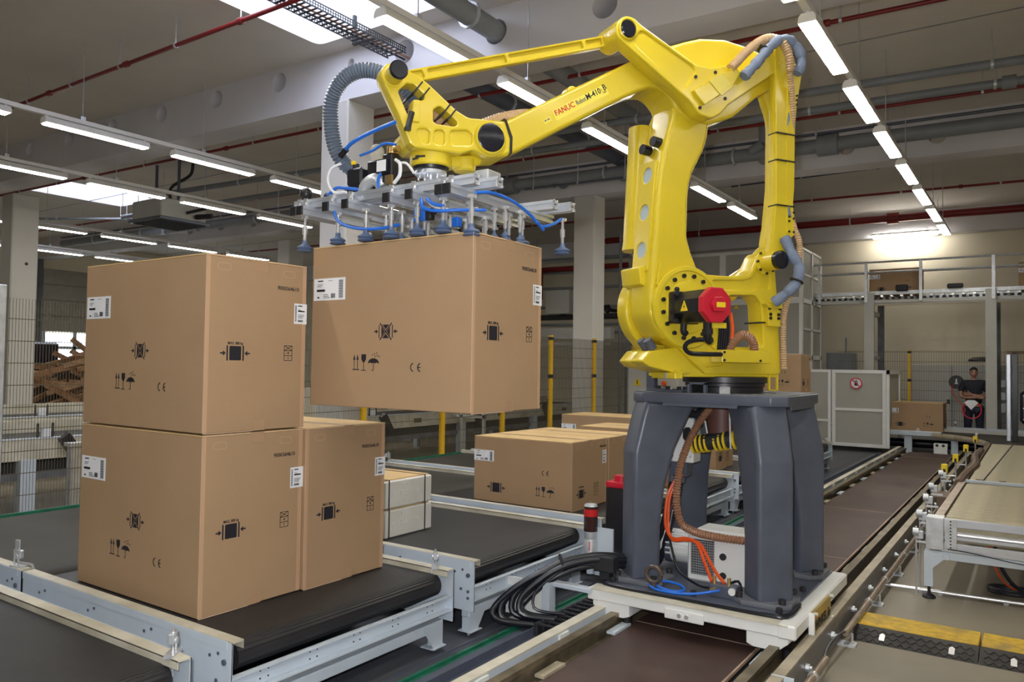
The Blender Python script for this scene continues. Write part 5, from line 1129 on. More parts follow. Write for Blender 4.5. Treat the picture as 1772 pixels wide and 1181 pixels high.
copy_tree(med, (-4.35, 9.15, .4476), label='small looking medium carton farther back seen under the pedestal top')
copy_tree(med, (-3.25, 9.20, .4476), label='medium carton seen between the legs under the yellow cable roll')
copy_tree(big, (-2.98, 12.50, .4476), label='big carton far back behind the robot under another carton')
copy_tree(med, (-3.05, 12.48, 1.3405), label='carton on top of the big far carton right of the robot base')
# flat white strapped packs
def pack(z, lab, dx):
    t = thing('strapped_pack', lab, 'pack', (-3.845, 4.05, z), group='white strapped packs')
    x0, x1, y0, y1 = -4.75+dx, -3.845+dx, 4.05, 4.583
    pb = MB().box(x0, x1, y0, y1, z, z+.195, c=.008)
    part('foam_end', pb, POLY, t)
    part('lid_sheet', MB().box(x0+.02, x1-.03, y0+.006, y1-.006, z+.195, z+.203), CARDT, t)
    e = MB()
    for yy, zz, w in ((4.28, .045, .06), (4.27, .10, .08), (4.27, .16, .06)):
        e.box(x1-.001, x1+.004, yy-w/2, yy+w/2, z+zz-.012, z+zz-.009).box(x1-.001, x1+.004, yy-w/2, yy+w/2, z+zz+.009, z+zz+.012).box(x1-.001, x1+.004, yy-w/2, yy-w/2+.003, z+zz-.012, z+zz+.012).box(x1-.001, x1+.004, yy+w/2-.003, yy+w/2, z+zz-.012, z+zz+.012)
    for yy, zz in ((4.13, .06), (4.42, .10), (4.16, .10)): e.cyl((x1-.002, yy, z+zz), (x1+.004, yy, z+zz), .012, 12)
    part('embossing', e, WHT2, t)
    s = MB()
    for yy in (4.11, 4.50): s.box(x1, x1+.003, yy-.005, yy+.005, z, z+.206).box(x0, x1+.003, yy-.005, yy+.005, z+.2035, z+.206)
    part('strap', s, BLKM, t)
pack(.448, 'white strapped foam pack lying on the belt, lower of two', .004)
pack(.657, 'white strapped foam pack on top of the other', 0)
# ------------------------------------------------------------------ right side: roller conveyors
ROLLM = None
def roller_conv(ya, yb, x0, x1, zr, pitch, lab, r=.038):
    global ROLLM
    t = thing('roller_conveyor', lab, 'conveyor', (.5, ya, 0), group='roller conveyors beside the track')
    n = int((yb-ya-.1)/pitch)
    for k in range(n):
        y = ya+.09+k*pitch
        if ROLLM is None or ROLLM[1] != (x0, x1):
            o = part('roller', MB().cyl((x0, y, zr-r), (x1, y, zr-r), r, 12), ROLL, t); ROLLM = (o, (x0, x1), y, t)
        else:
            o = ROLLM[0].copy(); COL.objects.link(o); o.parent = t; o.location = (0, y-ROLLM[2]-(ya-ROLLM[3].location.y), 0)
    return t
ra = roller_conv(6.62, 8.90, -.575, 1.30, .615, .095, 'short roller conveyor with aluminium front beam and white bracket leg')
rb = roller_conv(8.98, 13.9, -.575, 1.30, .615, .095, 'long roller conveyor beyond the blue grey joint bar')
part('front_beam', MB().box(-.60, 1.30, 6.60, 6.62, .545, .605, c=.004).box(-.60, 1.30, 6.595, 6.612, .36, .425, c=.003).box(-.60, 1.30, 6.60, 6.606, .455, .475), ALU, ra)
part('lower_roller', MB().cyl((-.55, 6.64, .485), (1.30, 6.64, .485), .026, 16), STL, ra)
part('inner_panel', MB().box(-.58, 1.30, 6.66, 6.67, .43, .56), ROLL, ra)
part('slot_strip', MB().box(-.58, -.50, 6.588, 6.597, .375, .605, c=.002), GAL, ra)
sl = MB()
for k in range(9): sl.cyl((-.54, 6.588, .395+k*.024), (-.54, 6.585, .395+k*.024), .006, 8)
part('slot_hole', sl, BLKM, ra, kind='stuff')
part('corner_cover', MB().plate(rpoly([(-.70, .37), (-.585, .37), (-.585, .605), (-.68, .605), (-.70, .585)], .006), 6.575, 6.60, XZ, bevel=.003).box(-.70, -.585, 6.58, 6.72, .595, .607), GAL, ra)
part('side_beam', MB().box(-.68, -.615, 6.60, 8.93, .36, .42).box(-.66, -.60, 6.62, 8.95, .56, .60), PIPEB, ra)
part('side_beam', MB().box(-.66, -.60, 8.95, 13.9, .50, .60), BRN, rb)
part('cross_beam', MB().plate([(-.71, .30), (-.60, .30), (-.55, .30), (1.3, .30), (1.3, .357), (-.71, .357)], 6.60, 6.66, XZ, bevel=.002), WHT, ra)
lgx = MB(); lgx.plate([(-.715, .09), (-.655, .09), (-.655, .23), (-.585, .30), (-.55, .30), (-.55, .345), (-.715, .345)], 6.585, 6.60, XZ, bevel=.002).box(-.71, -.66, 6.60, 6.66, .09, .34)
lg = part('leg', lgx, WHT, ra)
part('leg_bolt', MB().bolts([(-.70, 6.585, .32), (-.645, 6.585, .315), (-.59, 6.585, .325), (-.70, 6.585, .28), (-.695, 6.585, .21)], (0, -1, 0), .009, .005, 8), GAL, lg)
part('adjustable_foot', MB().cyl((-.685, 6.62, .02), (-.685, 6.62, .09), .011, 10).lathe((-.685, 6.62, 0), [(.046, 0), (.046, .012), (.03, .026), (.014, .032)], n=22), BLK, lg)
part('thin_cable', MB().tube([(-.56, 6.58, .385), (-.40, 6.58, .375), (-.15, 6.58, .345), (.1, 6.58, .33), (.4, 6.58, .34)], .004, 6, .03), RUB, ra)
part('joint_bar', MB().box(-.60, 1.30, 8.925, 8.955, .595, .625, c=.004), mat('blue_grey_bar', (.50, .56, .62), .4), rb)
jb_ = MB()
for k in range(9): jb_.box(-.52+k*.2, -.46+k*.2, 8.975, 9.015, .60, .63, c=.006)
part('guide_wheel', jb_, BRN, rb)
dk = MB()
for k in range(60): dk.box(-.46+k*.0024, -.447+k*.0024, 9.05+k*.08, 9.10+k*.08, .612, .619)
part('dark_gap', dk, BLKM, rb, kind='stuff')
for x in (-.66,):
    for y in (9.4, 13.4): part('leg', MB().box(x, x+.06, y, y+.06, 0, .52), WHT, rb)
part('leg', MB().box(1.24, 1.30, 6.62, 6.68, 0, .34), WHT, ra)
# fences of sensors along the left side of the roller conveyors
solo('side_guard', MB().tube([(-.66, 8.9, .58), (-.64, 9.6, .60), (-.60, 10.4, .62), (-.66, 11.4, .62), (-.66, 12.6, .60)], .045, 8, .1), BRN, 'dark brown wavy guard strip along the far roller conveyor', 'guard strip')
solo('cover_plate', MB().box(-.86, -.64, 8.35, 8.75, .50, .512).box(-.80, -.66, 8.35, 8.75, .40, .50), BRN, 'flat brown cover plate beside the near roller conveyor', 'cover plate')
def yellow_sensor(x, y, z, lab):
    t = thing('light_sensor', lab, 'sensor', (x, y, z), 0, local=True, group='yellow light sensors along the roller conveyor')
    part('housing', MB().box(-.03, .03, -.025, .025, 0, .10, c=.006), SIGNY, t)
    part('lens', MB().cyl((-.031, -.004, .03), (-.031, -.004, .032), .014, 12).box(-.012, .012, -.027, -.024, .0, .05), BLK, t)
    part('stand', MB().cyl((0, 0, -.62), (0, 0, 0), .010, 8).cyl((.0, 0, -.02), (.10, .02, -.02), .008, 8).box(-.03, .05, -.02, .02, -.62, -.60), STL, t)
    return t
for k, (y, w) in enumerate(((9.35, 'nearest'), (10.55, 'second'), (12.0, 'third'), (13.7, 'farthest'))): yellow_sensor(-.82+.01*k, y, .62, 'yellow light sensor on a rod, %s of four along the rollers' % w)
def rod_clamp(x, y, z, lab, n=1):
    t = thing('rod_clamp', lab, 'clamp', (x, y, z), 0, local=True, group='steel rod clamps beside the near roller conveyor')
    part('rod', MB().cyl((0, 0, -z), (0, 0, .12), .007, 8), STL, t)
    part('clamp_disc', MB().cyl((-.02, -.012, .08), (.02, -.012, .08), .030, 16).box(-.008, .05, -.02, .02, .03, .09, c=.004), GAL, t)
    part('disc_ring', MB().lathe((0, -.014, .08), [(.016, -.022), (.022, -.024), (.026, -.022)], axis=(1, 0, 0), n=16, ring=True), BLK, t)
    part('arm', MB().box(0, .09, -.008, .008, .0, .014), GAL, t); return t
rod_clamp(-.76, 6.75, .52, 'steel rod clamp with disc at the corner cover of the roller conveyor'); rod_clamp(-.77, 6.62, .40, 'lower steel rod clamp at the front corner of the roller conveyor')
rod_clamp(-.78, 7.35, .56, 'steel rod clamp second from the roller conveyor corner'); rod_clamp(-.80, 7.95, .58, 'steel rod clamp third from the roller conveyor corner'); rod_clamp(-.82, 9.0, .58, 'steel rod clamp just before the yellow sensors')
# cable ramp
rp_ = thing('cable_ramp', 'black and yellow rubber cable ramp on the concrete floor', 'cable ramp', (-.5, 5.5, 0))
for k, (xa, xb) in enumerate(((-.985, -.299), (-.293, .39), (.396, 1.08))):
    b = MB()
    for x in (xa, xb): b.v += [(x, 5.285, 0), (x, 5.43, .06), (x, 5.45, .064)]
    b.v += [(xa, 5.45, 0), (xb, 5.45, 0)]; b.f += [(0, 1, 4, 3), (1, 2, 5, 4), (0, 3, 7, 6), (0, 6, 2, 1), (3, 4, 5, 7), (2, 6, 7, 5)]
    seg = part('ramp_segment', b, BRAMP, rp_)
    part('yellow_lid', MB().box(xa+.004, xb-.004, 5.44, 5.72, .0, .066, c=.004), YRAMP, seg)
    tr_ = MB()
    for i in range(26):
        for j in range(3):
            x = xa+.03+i*.026; f_ = .15+.3*j; y = 5.285+.145*f_; z = .06*f_+.001
            if x > xb-.03: continue
            d = .010 if (i+j) % 2 else -.010
            tr_.raw([(x-d, y-.012, z-.005), (x-d+.006, y-.012, z-.005), (x+d+.006, y+.012, z+.005), (x+d, y+.012, z+.005), (x-d, y-.012, z-.001), (x-d+.006, y-.012, z-.001), (x+d+.006, y+.012, z+.009), (x+d, y+.012, z+.009)], [(4, 5, 6, 7), (0, 1, 5, 4), (1, 2, 6, 5), (2, 3, 7, 6), (3, 0, 4, 7)])
    part('tread_rib', tr_, BRAMP, seg, kind='stuff')
    for x in (xa+.17, xa+.55):
        part('ramp_reflector', MB().plate(rpoly([(x-.016, 5.32), (x+.016, 5.32), (x+.016, 5.37), (x, 5.385), (x-.016, 5.37)], .004), 0, .004, lambda a, c, t: (a, c, (c-5.285)*.414+t+.002), bevel=.001), REFL, seg)
# pipe on the floor, coil, cables
t = thing('floor_conduit', 'bright steel conduit lying on the floor to the right of the track', 'conduit', (-.5, 6.72, 0))
part('pipe', MB().cyl((-1.0, 6.70, .025), (.9, 6.80, .025), .0135, 12), STL, t)
part('pipe_clip', MB().bolts([(-.75, 6.713, .0), (-.62, 6.72, 0), (-.20, 6.742, 0)], (0, 0, 1), .018, .014, 8), GAL, t)
solo('cable_coil', MB().tube([(-.30+.0, 6.98, .5), (-.25, 6.98, .25), (-.16, 6.97, .10), (-.05, 6.96, .05)]+[(-.17+.15*math.cos(a), 6.98+.09*math.sin(a), .035+.012*(a/6.28)) for a in [.3+.5*k for k in range(40)]], .014, 8, .03), RUB, 'coil of black cable on the floor under the roller conveyor', 'cable')
solo('orange_cable', MB().tube([(-.32, 7.0, .40), (-.28, 7.0, .22), (-.22, 7.02, .10), (-.12, 7.05, .03)], .008, 6, .03), ORG, 'orange brown cord beside the black coil', 'cable')

# ------------------------------------------------------------------ far end: transfer conveyor, guard panels, person
tc_ = thing('transfer_conveyor', 'flat belt conveyor crossing behind the end of the track', 'conveyor', (-1, 18.2, 0))
part('belt', MB().box(-4.2, 2.6, 17.95, 18.75, .425, .447), BELTG, tc_)
part('front_rail', MB().box(-4.2, -1.62, 17.85, 17.95, .36, .46, c=.01).box(-2.55, -1.75, 17.83, 17.86, .37, .45), WHT, tc_)
part('back_rail', MB().box(-4.2, 2.6, 18.78, 18.84, .44, .52), WHT, tc_)
part('leg', MB().box(-2.30, -2.16, 17.9, 18.0, 0, .40), WHT, tc_)
part('leg', MB().box(-1.42, -1.30, 17.5, 17.6, 0, .33), WHT, tc_)
bx = part('terminal_box', MB().box(-1.72, -1.48, 17.45, 17.60, .04, .26, c=.005), WHT2, tc_)
part('dark_hole', MB().cyl((-1.66, 17.45, .225), (-1.66, 17.44, .225), .028, 14).cyl((-1.55, 17.45, .225), (-1.55, 17.44, .225), .028, 14), BLK, bx)
part('drive_tube', MB().cyl((-3.2, 18.3, .17), (-.4, 18.3, .17), .09, 16), NAVY, tc_)
tb2 = MB().plate(rpoly([(-1.75, 17.55), (-.72, 16.2), (-.66, 16.3), (-.62, 17.9), (2.6, 17.9), (2.6, 15.2), (-.56, 14.05), (-.62, 16.0), (-1.6, 17.4)], .02), .43, .446, XY, bevel=.002)
solo('corner_belt', MB().plate([(-1.62, 17.93), (2.6, 17.93), (2.6, 14.1), (-.60, 14.1), (-.72, 16.4)], .425, .446, XY, bevel=.002), BELTG, 'dark shiny corner belt between the transfer conveyor and the rollers', 'conveyor')
solo('corner_guide', MB().tube([(-1.75, 17.75, .40), (-1.3, 17.35, .40), (-.95, 16.8, .40), (-.75, 16.2, .40)], .055, 10, .08), TAN, 'curved steel guide rail at the corner belt', 'guide rail')
solo('bent_rail', MB().box(-1.6, .6, 18.25, 18.31, .45, .51, Matrix.Translation((-1.6, 18.6, 0)) @ Matrix.Rotation(-.12, 4, 'Z') @ Matrix.Translation((1.6, -18.6, 0))), GRYL, 'angled grey guide rail lying over the corner belt', 'guide rail')
copy_tree(med, (-1.60, 18.0, .4476), label='medium carton on the transfer conveyor leaving the mesh guard')
sensor(-2.05, 17.9, .46, 'small pale sensor plate in front of the carton on the transfer conveyor', 0, False, .06)
t = sensor(-1.45, 18.85, .52, 'bright round reflector beside the far carton', -1.4, True, .16)
sensor(-1.0, 17.6, .45, 'little white reflector on the corner belt edge', -1.4, True, .06)
# mesh guard doors
def frame_panel(t, x0, x1, z0, z1, y, w=.07, mid=(), d=.05):
    part('panel_frame', MB().box(x0, x0+w, y, y+d, z0, z1).box(x1-w, x1, y, y+d, z0, z1).box(x0+w, x1-w, y, y+d, z1-w, z1).box(x0+w, x1-w, y, y+d, z0, z0+w), WHT2, t)
    for m in mid: part('panel_bar', MB().box(x0+w, x1-w, y, y+d, m-w*.4, m+w*.4), WHT2, t)
    part('mesh_sheet', MB().box(x0+w, x1-w, y+.02, y+.024, z0+w, z1-w), MESH, t)
gd_ = thing('mesh_guard', 'cream framed perforated guard doors with a round prohibition sign', 'guard', (-3.3, 17.45, .1))
frame_panel(gd_, -3.62, -2.57, .10, 1.70, 17.42, .07, (.87,)); frame_panel(gd_, -4.45, -3.64, .10, 1.70, 17.42, .06, (.62,))
sg = part('prohibition_sign', MB().cyl((-3.14, 17.415, 1.42), (-3.14, 17.405, 1.42), .125, 28), PAP, gd_)
part('red_ring', MB().lathe((-3.14, 17.404, 1.42), [(.098, 0), (.122, 0), (.122, .003), (.098, .003)], axis=(0, -1, 0), n=28, ring=True).box(-3.25, -3.03, 17.399, 17.402, 1.41, 1.43, Matrix.Translation((-3.14, 0, 1.42)) @ Matrix.Rotation(.785, 4, 'Y') @ Matrix.Translation((3.14, 0, -1.42))), RED, sg)
part('hand_mark', MB().box(-3.17, -3.11, 17.402, 17.404, 1.37, 1.43).box(-3.165, -3.155, 17.402, 17.404, 1.43, 1.48).box(-3.145, -3.135, 17.402, 17.404, 1.43, 1.49).box(-3.125, -3.115, 17.402, 17.404, 1.43, 1.48), INK, sg)
part('side_panel', MB().box(-2.565, -2.51, 17.42, 17.48, .1, 1.70).box(-2.57, -2.51, 18.9, 18.96, .1, 1.70).box(-2.57, -2.51, 17.42, 18.96, 1.62, 1.70), WHT2, gd_)
part('tinted_edge', MB().box(-2.56, -2.53, 17.48, 17.62, .1, 1.62), mat('brown_tint', (.20, .11, .08), .5), gd_)
part('side_mesh', MB().box(-2.545, -2.54, 17.62, 18.9, .56, 1.62), MESH, gd_)
# tall mesh enclosure behind the robot
en = thing('mesh_enclosure', 'tall white framed mesh enclosure of a lift behind the robot', 'enclosure', (-5.9, 17.75, 0))
xs = [-8.1, -6.12, -4.31]; zs = [.0, 1.97, 3.24, 4.42]; EY = 17.75
for i in range(2):
    for j in range(3): frame_panel(en, xs[i], xs[i+1], zs[j], zs[j+1], EY, .07)
for j in range(3):
    for k in range(2):
        y0, y1 = EY+.05+k*.9, EY+.05+(k+1)*.9
        part('side_frame', MB().box(-4.36, -4.31, y0, y0+.05, zs[j], zs[j+1]).box(-4.36, -4.31, y1-.05, y1, zs[j], zs[j+1]).box(-4.36, -4.31, y0, y1, zs[j], zs[j]+.05).box(-4.36, -4.31, y0, y1, zs[j+1]-.05, zs[j+1]).box(-4.36, -4.31, y0, y1, (zs[j]+zs[j+1])/2-.025, (zs[j]+zs[j+1])/2+.025), WHT2, en)
        part('mesh_sheet', MB().box(-4.34, -4.335, y0+.05, y1-.05, zs[j]+.05, zs[j+1]-.05), MESH, en)
part('back_sheet', MB().box(-8.1, -4.31, EY+1.86, EY+1.87, .0, 4.42), mat('enclosure_back', (.42, .41, .37), .7), en)
for j in range(3):
    for i in range(2):
        part('inner_door', MB().box(xs[i]+.15, xs[i+1]-.2, EY+.85, EY+.89, zs[j]+.12, zs[j+1]-.25, c=.01), GRYL, en)
part('warning_triangle', MB().raw([(-5.85, EY-.01, 3.08), (-5.72, EY-.01, 3.08), (-5.785, EY-.01, 3.19), (-5.85, EY-.015, 3.08), (-5.72, EY-.015, 3.08), (-5.785, EY-.015, 3.19)], [(0, 1, 2), (3, 5, 4), (0, 3, 4, 1), (1, 4, 5, 2), (2, 5, 3, 0)]), SIGNY, en)
part('brace', MB().cyl((-8.0, EY+.05, 4.28), (-7.0, EY+1.6, 3.75), .03, 8), WHT2, en)
# raised gantry conveyor
gt = thing('gantry_conveyor', 'grey roller conveyor raised on steel posts near the back wall', 'conveyor', (-1, 17.6, 0))
GY0, GY1, GZ = 19.0, 20.1, 3.28
part('lower_beam', MB().box(-4.6, 4.4, GY0-.02, GY0+.06, GZ-.07, GZ), GRYL, gt)
part('upper_beam', MB().box(-4.6, 4.4, GY0, GY0+.05, GZ+.12, GZ+.20).box(-4.6, 4.4, GY1, GY1+.05, GZ, GZ+.2), GAL, gt)
gr_ = MB()
for k in range(44): gr_.cyl((-4.5+k*.2, GY0+.05, GZ+.10), (-4.5+k*.2, GY1, GZ+.10), .03, 8)
part('rollers', gr_, STL, gt, kind='stuff')
dt = MB()
for k in range(72): dt.box(-4.55+k*.124, -4.48+k*.124, GY0-.03, GY0-.02, GZ+.01, GZ+.06)
part('dark_slots', dt, BLKM, gt, kind='stuff')
part('handrail', MB().cyl((-4.6, GY0-.1, GZ+.85), (4.4, GY0-.1, GZ+.85), .024, 8).cyl((-4.6, GY0-.1, GZ+.62), (4.4, GY0-.1, GZ+.62), .02, 8).cyl((-4.6, GY1+.1, GZ+.75), (4.4, GY1+.1, GZ+.75), .02, 8), GAL, gt)
for x in (-4.2, -3.2, -2.1, -.75, .5): part('rail_post', MB().box(x-.03, x+.03, GY0-.13, GY0-.07, GZ-.05, GZ+.86), GAL, gt)
for x in (-3.14, -.80, 1.6):
    ps = part('post', MB().box(x-.10, x+.10, GY0-.10, GY0+.0, 0, GZ+.16), GRYL, gt)
    part('rear_post', MB().box(x+.0, x+.13, GY1-.05, GY1+.05, 0, GZ-.05), GRYF, gt)
    part('cross_tie', MB().box(x-.02, x+.05, GY0, GY1, 1.95, 2.02).box(x-.02, x+.05, GY0, GY1, 2.95, 3.05), GRYL, gt)
part('brace', MB().box(.2, 1.6, GY0+.2, GY0+.26, 2.25, 2.33), GRYL, gt)
part('motor_unit', MB().box(-2.6, -2.35, GY0-.12, GY0-.02, GZ+.18, GZ+.32, c=.02).box(-1.6, -1.3, GY0-.12, GY0-.02, GZ+.20, GZ+.30, c=.02), BLKM, gt)
copy_tree(med, (-2.15, GY0+.25, GZ+.135), label='carton riding on the raised gantry conveyor under the wall lamp')
copy_tree(med, (.72, GY0+.25, GZ+.135), label='carton riding on the gantry conveyor beyond the second steel post')
# back fence with yellow post, grey cabinets and scanner frame
def mesh_fence(name, lab, p0, p1, z0, z1, dx, dz, posts, rw=.0022):
    M, L = along((*p0, 0), (*p1, 0)); t = thing(name, lab, 'fence', (*p0, 0))
    b = MB(); n = int(L/dx)
    for k in range(n+1):
        x = k*dx; b.raw([(x-rw, -rw, z0), (x+rw, -rw, z0), (x, rw, z0), (x-rw, -rw, z1), (x+rw, -rw, z1), (x, rw, z1)], [(0, 1, 4, 3), (1, 2, 5, 4), (2, 0, 3, 5)], M)
    part('vertical_wires', b, WIRE, t, kind='stuff')
    b = MB(); n = int((z1-z0)/dz)
    for k in range(n+1):
        z = z0+k*dz; r2 = rw*1.5; b.raw([(0, -r2, z-r2), (0, -r2, z+r2), (0, r2, z), (L, -r2, z-r2), (L, -r2, z+r2), (L, r2, z)], [(0, 1, 4, 3), (1, 2, 5, 4), (2, 0, 3, 5)], M)
    part('horizontal_wires', b, WIRE, t, kind='stuff')
    for s in posts:
        q = M @ Vector((s, 0, 0)); po = part('fence_post', MB().box(-.03, .03, -.03, .03, 0, z1+.03, Matrix.Translation(q)), YELT, t)
        part('post_clip', MB().box(-.035, .035, -.036, .036, z1-.05, z1+.0, Matrix.Translation(q)).box(-.035, .035, -.036, .036, z1-.7, z1-.64, Matrix.Translation(q)), BLKM, po)
    return t
mesh_fence('mesh_fence', 'dark wire mesh fence with yellow posts along the far end of the belts', (-6.865, -1.0), (-6.865, 17.0), .40, 2.19, .024, .18, [y+1 for y in (-.7, .8, 3.58, 5.3, 6.85, 8.38, 9.84, 11.26, 12.82, 14.5, 16.0)])
mesh_fence('mesh_fence', 'wire mesh fence with yellow post in front of the grey control cabinets', (-4.0, 19.9), (4.2, 19.9), .15, 2.15, .05, .22, [1.55, 6.9])
solo('fence_frame_post', MB().box(-6.90, -6.86, 2.74, 2.84, 0, 2.29, c=.005), GAL, 'light grey steel gate post standing before the wire mesh fence', 'post')
cbk = thing('control_cabinets', 'row of grey control cabinets against the back wall behind the person', 'cabinet', (-1, 20.6, 0))
for k in range(5):
    x = -2.45+k*.82
    cp = part('cabinet_door', MB().box(x, x+.81, 20.35, 20.95, .05, 1.85, c=.01), GRYL, cbk); part('lock', MB().box(x+.72, x+.78, 20.33, 20.35, .95, 1.05, c=.004), BLK, cp)
solo('small_cabinet', MB().box(-4.35, -3.75, 20.3, 20.9, 0, 2.12, c=.01).cyl((-3.95, 20.6, 2.12), (-3.95, 20.6, 2.5), .02, 8), DUCT, 'grey cabinet with a short antenna behind the guard doors', 'cabinet')
sc = thing('scanner_frame', 'bright vertical light bar and dark scanner head beyond the rollers', 'scanner', (-.4, 16.6, 0))
part('light_bar', MB().box(-.47, -.40, 16.55, 16.63, .45, 2.02, c=.01), ALU, sc)
part('dark_bar', MB().box(-.39, -.30, 16.58, 16.68, .45, 2.05, c=.005), NAVY, sc)
part('top_beam', MB().box(-.47, 1.5, 16.58, 16.66, 2.03, 2.08), BRN, sc)
sh_ = part('scanner_head', MB().box(-.27, -.08, 16.5, 16.65, .78, 1.36, c=.05), NAVY, sc)
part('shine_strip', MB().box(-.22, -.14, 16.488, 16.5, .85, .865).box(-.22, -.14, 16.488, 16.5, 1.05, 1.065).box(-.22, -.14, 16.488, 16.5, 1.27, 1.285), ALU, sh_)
part('side_boxes', MB().box(-.56, -.49, 16.9, 17.0, 1.42, 1.55).box(-.56, -.49, 16.9, 17.0, 1.18, 1.32).box(-.56, -.49, 16.9, 17.0, .95, 1.12), DUCT, sc)
hg = thing('sign_disc', 'black round disc with white print hung on the back fence beside the person', 'sign', (-1.45, 19.8, 1.5))
part('disc', MB().cyl((-1.50, 19.84, 1.46), (-1.50, 19.80, 1.46), .15, 26), BLK, hg); part('white_mark', MB().box(-1.53, -1.47, 19.794, 19.80, 1.42, 1.45).box(-1.515, -1.485, 19.794, 19.80, 1.46, 1.53), PAP, hg)
rc = thing('red_cord_coil', 'coil of red cord with white tag hanging in front of the person', 'cord', (-1.05, 17.5, .9))
part('cord', MB().tube([(-1.07+.16*math.cos(a), 17.6, .95+.17*math.sin(a)) for a in [.4+.45*k for k in range(28)]], .012, 8, .04).tube([(-1.55, 19.78, 1.42), (-1.58, 19.7, 1.25), (-1.45, 19.4, 1.08), (-1.25, 18.4, .95), (-1.2, 17.62, .88)], .010, 6, .05), RED, rc)
part('white_tag', MB().plate([(-1.20, 1.09), (-1.14, 1.14), (-1.02, 1.14), (-.96, 1.09), (-1.08, .95)], 17.56, 17.57, XZ, bevel=.001), PAP, rc)
solo('hanging_lamp', MB().lathe((-1.0, 19.6, 1.92), [(.0, 0), (.26, 0), (.26, .04), (.18, .09), (0, .10)], n=28), BLK, 'flat dark oval hood above the person by the gantry post', 'lamp')

# ------------------------------------------------------------------ left background beyond the fence
for k, (x0, y, lab, zt) in enumerate(((-9.3, 1.0, 'near', .80), (-11.6, 2.0, 'far', .88))):
    t = thing('outfeed_conveyor', 'long cream outfeed conveyor beyond the wire mesh fence, %s of two' % ('nearer' if k == 0 else 'farther'), 'conveyor', (x0, y, 0), group='outfeed conveyors beyond the fence')
    part('side_beam', MB().box(x0, x0+.05, y-4, y+16, zt-.23, zt), CRM, t)
    part('top_lip', MB().box(x0-.01, x0+.06, y-4, y+16, zt, zt+.012), WHT, t)
    part('rear_beam', MB().box(x0-1.1, x0-1.05, y-4, y+16, zt-.1, zt+.13), CRM, t)
    part('belt', MB().box(x0-1.05, x0, y-4, y+16, zt-.08, zt-.02), BLKM, t)
    part('drip_tray', MB().box(x0-.9, x0-.02, y-4, y+16, .43, .54), BLKM, t)
    part('foot_beam', MB().box(x0-.1, x0+.02, y-4, y+16, .35, .43), GRYF, t)
    for j in range(7):
        yy = y-2.2+j*2.6
        part('leg', MB().box(x0-.02, x0+.10, yy, yy+.16, 0, zt-.22), WHT, t); part('leg', MB().box(x0-1.1, x0-1.0, yy, yy+.1, 0, zt), WHT, t)
        part('motor_arm', MB().box(x0+.05, x0+.14, yy+.5, yy+.62, .50, .85, Matrix.Translation((x0, yy+.55, .65)) @ Matrix.Rotation(.6, 4, 'X') @ Matrix.Translation((-x0, -yy-.55, -.65))), BLK, t)
        part('rod_pair', MB().cyl((x0+.02, yy+.2, zt), (x0+.02, yy+.2, zt+.17), .014, 8).cyl((x0+.02, yy+.36, zt), (x0+.02, yy+.36, zt+.17), .014, 8), BLKM, t)
        part('reflector_block', MB().box(x0+.0, x0+.05, yy+.24, yy+.33, zt+.02, zt+.12, c=.004), PAP, t)
        part('maker_mark', MB().box(x0+.05, x0+.054, yy+1.3, yy+1.5, zt-.16, zt-.08), BRN, t)
for k in range(2):
    solo('floor_track', MB().box(-8.0-.35*k, -7.9-.35*k, -2, 16, 0, .09), BLKM, 'dark steel floor track behind the fence, %s of two' % ('nearer' if k == 0 else 'farther'), 'track', group='dark floor tracks')
solo('concrete_kerb', MB().box(-6.893, -6.84, -2, 16, 0, .16), CRM, 'pale kerb at the foot of the mesh fence', 'kerb')
solo('steel_stand', MB().box(-7.10, -7.02, 3.46, 3.58, 0, .95).box(-7.12, -7.0, 3.44, 3.62, .93, .96), GAL, 'galvanised stand at the fence beside the carton stack', 'stand')
# heap of broken pallets
hp_ = thing('pallet_heap', 'heap of dark broken wooden pallets beyond the mesh fence', 'pallets', (-16.5, 7.6, 0))
random.seed(11)
LW = mat('pale_pallet_wood', (.36, .21, .11), .75, var=.3, vscale=6)
for k in range(70):
    c0 = Vector((-16.3+random.uniform(-.5, .4), 8.2+random.uniform(-.75, .85), .25+random.random()*1.55)); c0.z = min(c0.z, 1.15+.75*(c0.y-7.0)/1.2)
    M = Matrix.Translation(c0) @ Matrix.Rotation(1.571+random.uniform(-.5, .5), 4, 'Z') @ Matrix.Rotation(random.choice((-.38, -.3, -.22, .1, .5)), 4, 'Y') @ Matrix.Rotation(random.uniform(-.5, .5), 4, 'X')
    Lh = random.uniform(.3, .75)
    part('plank', MB().box(-Lh, Lh, -.012, .012, -.05, .05, M), LW if k % 4 == 0 else WOOD, hp_)
part('stacked_core', MB().plate([(7.1, 0), (9.0, 0), (9.0, 1.75), (8.1, 1.5), (7.1, 1.0)], -17.0, -16.5, YZ, bevel=.03), mat('dark_wood', (.05, .03, .02), .8), hp_)
solo('dark_machine', MB().box(-18.3, -17.6, 7.75, 8.35, 0, 2.05, c=.04).box(-18.0, -17.6, 7.6, 7.8, .9, 1.25), NAVY, 'dark blue machine housing behind the pallet heap', 'machine')
solo('crate', MB().box(-15.75, -15.3, 7.0, 8.3, .0, .78, c=.02), WOOD, 'brown wooden crate below the pallet heap', 'crate')
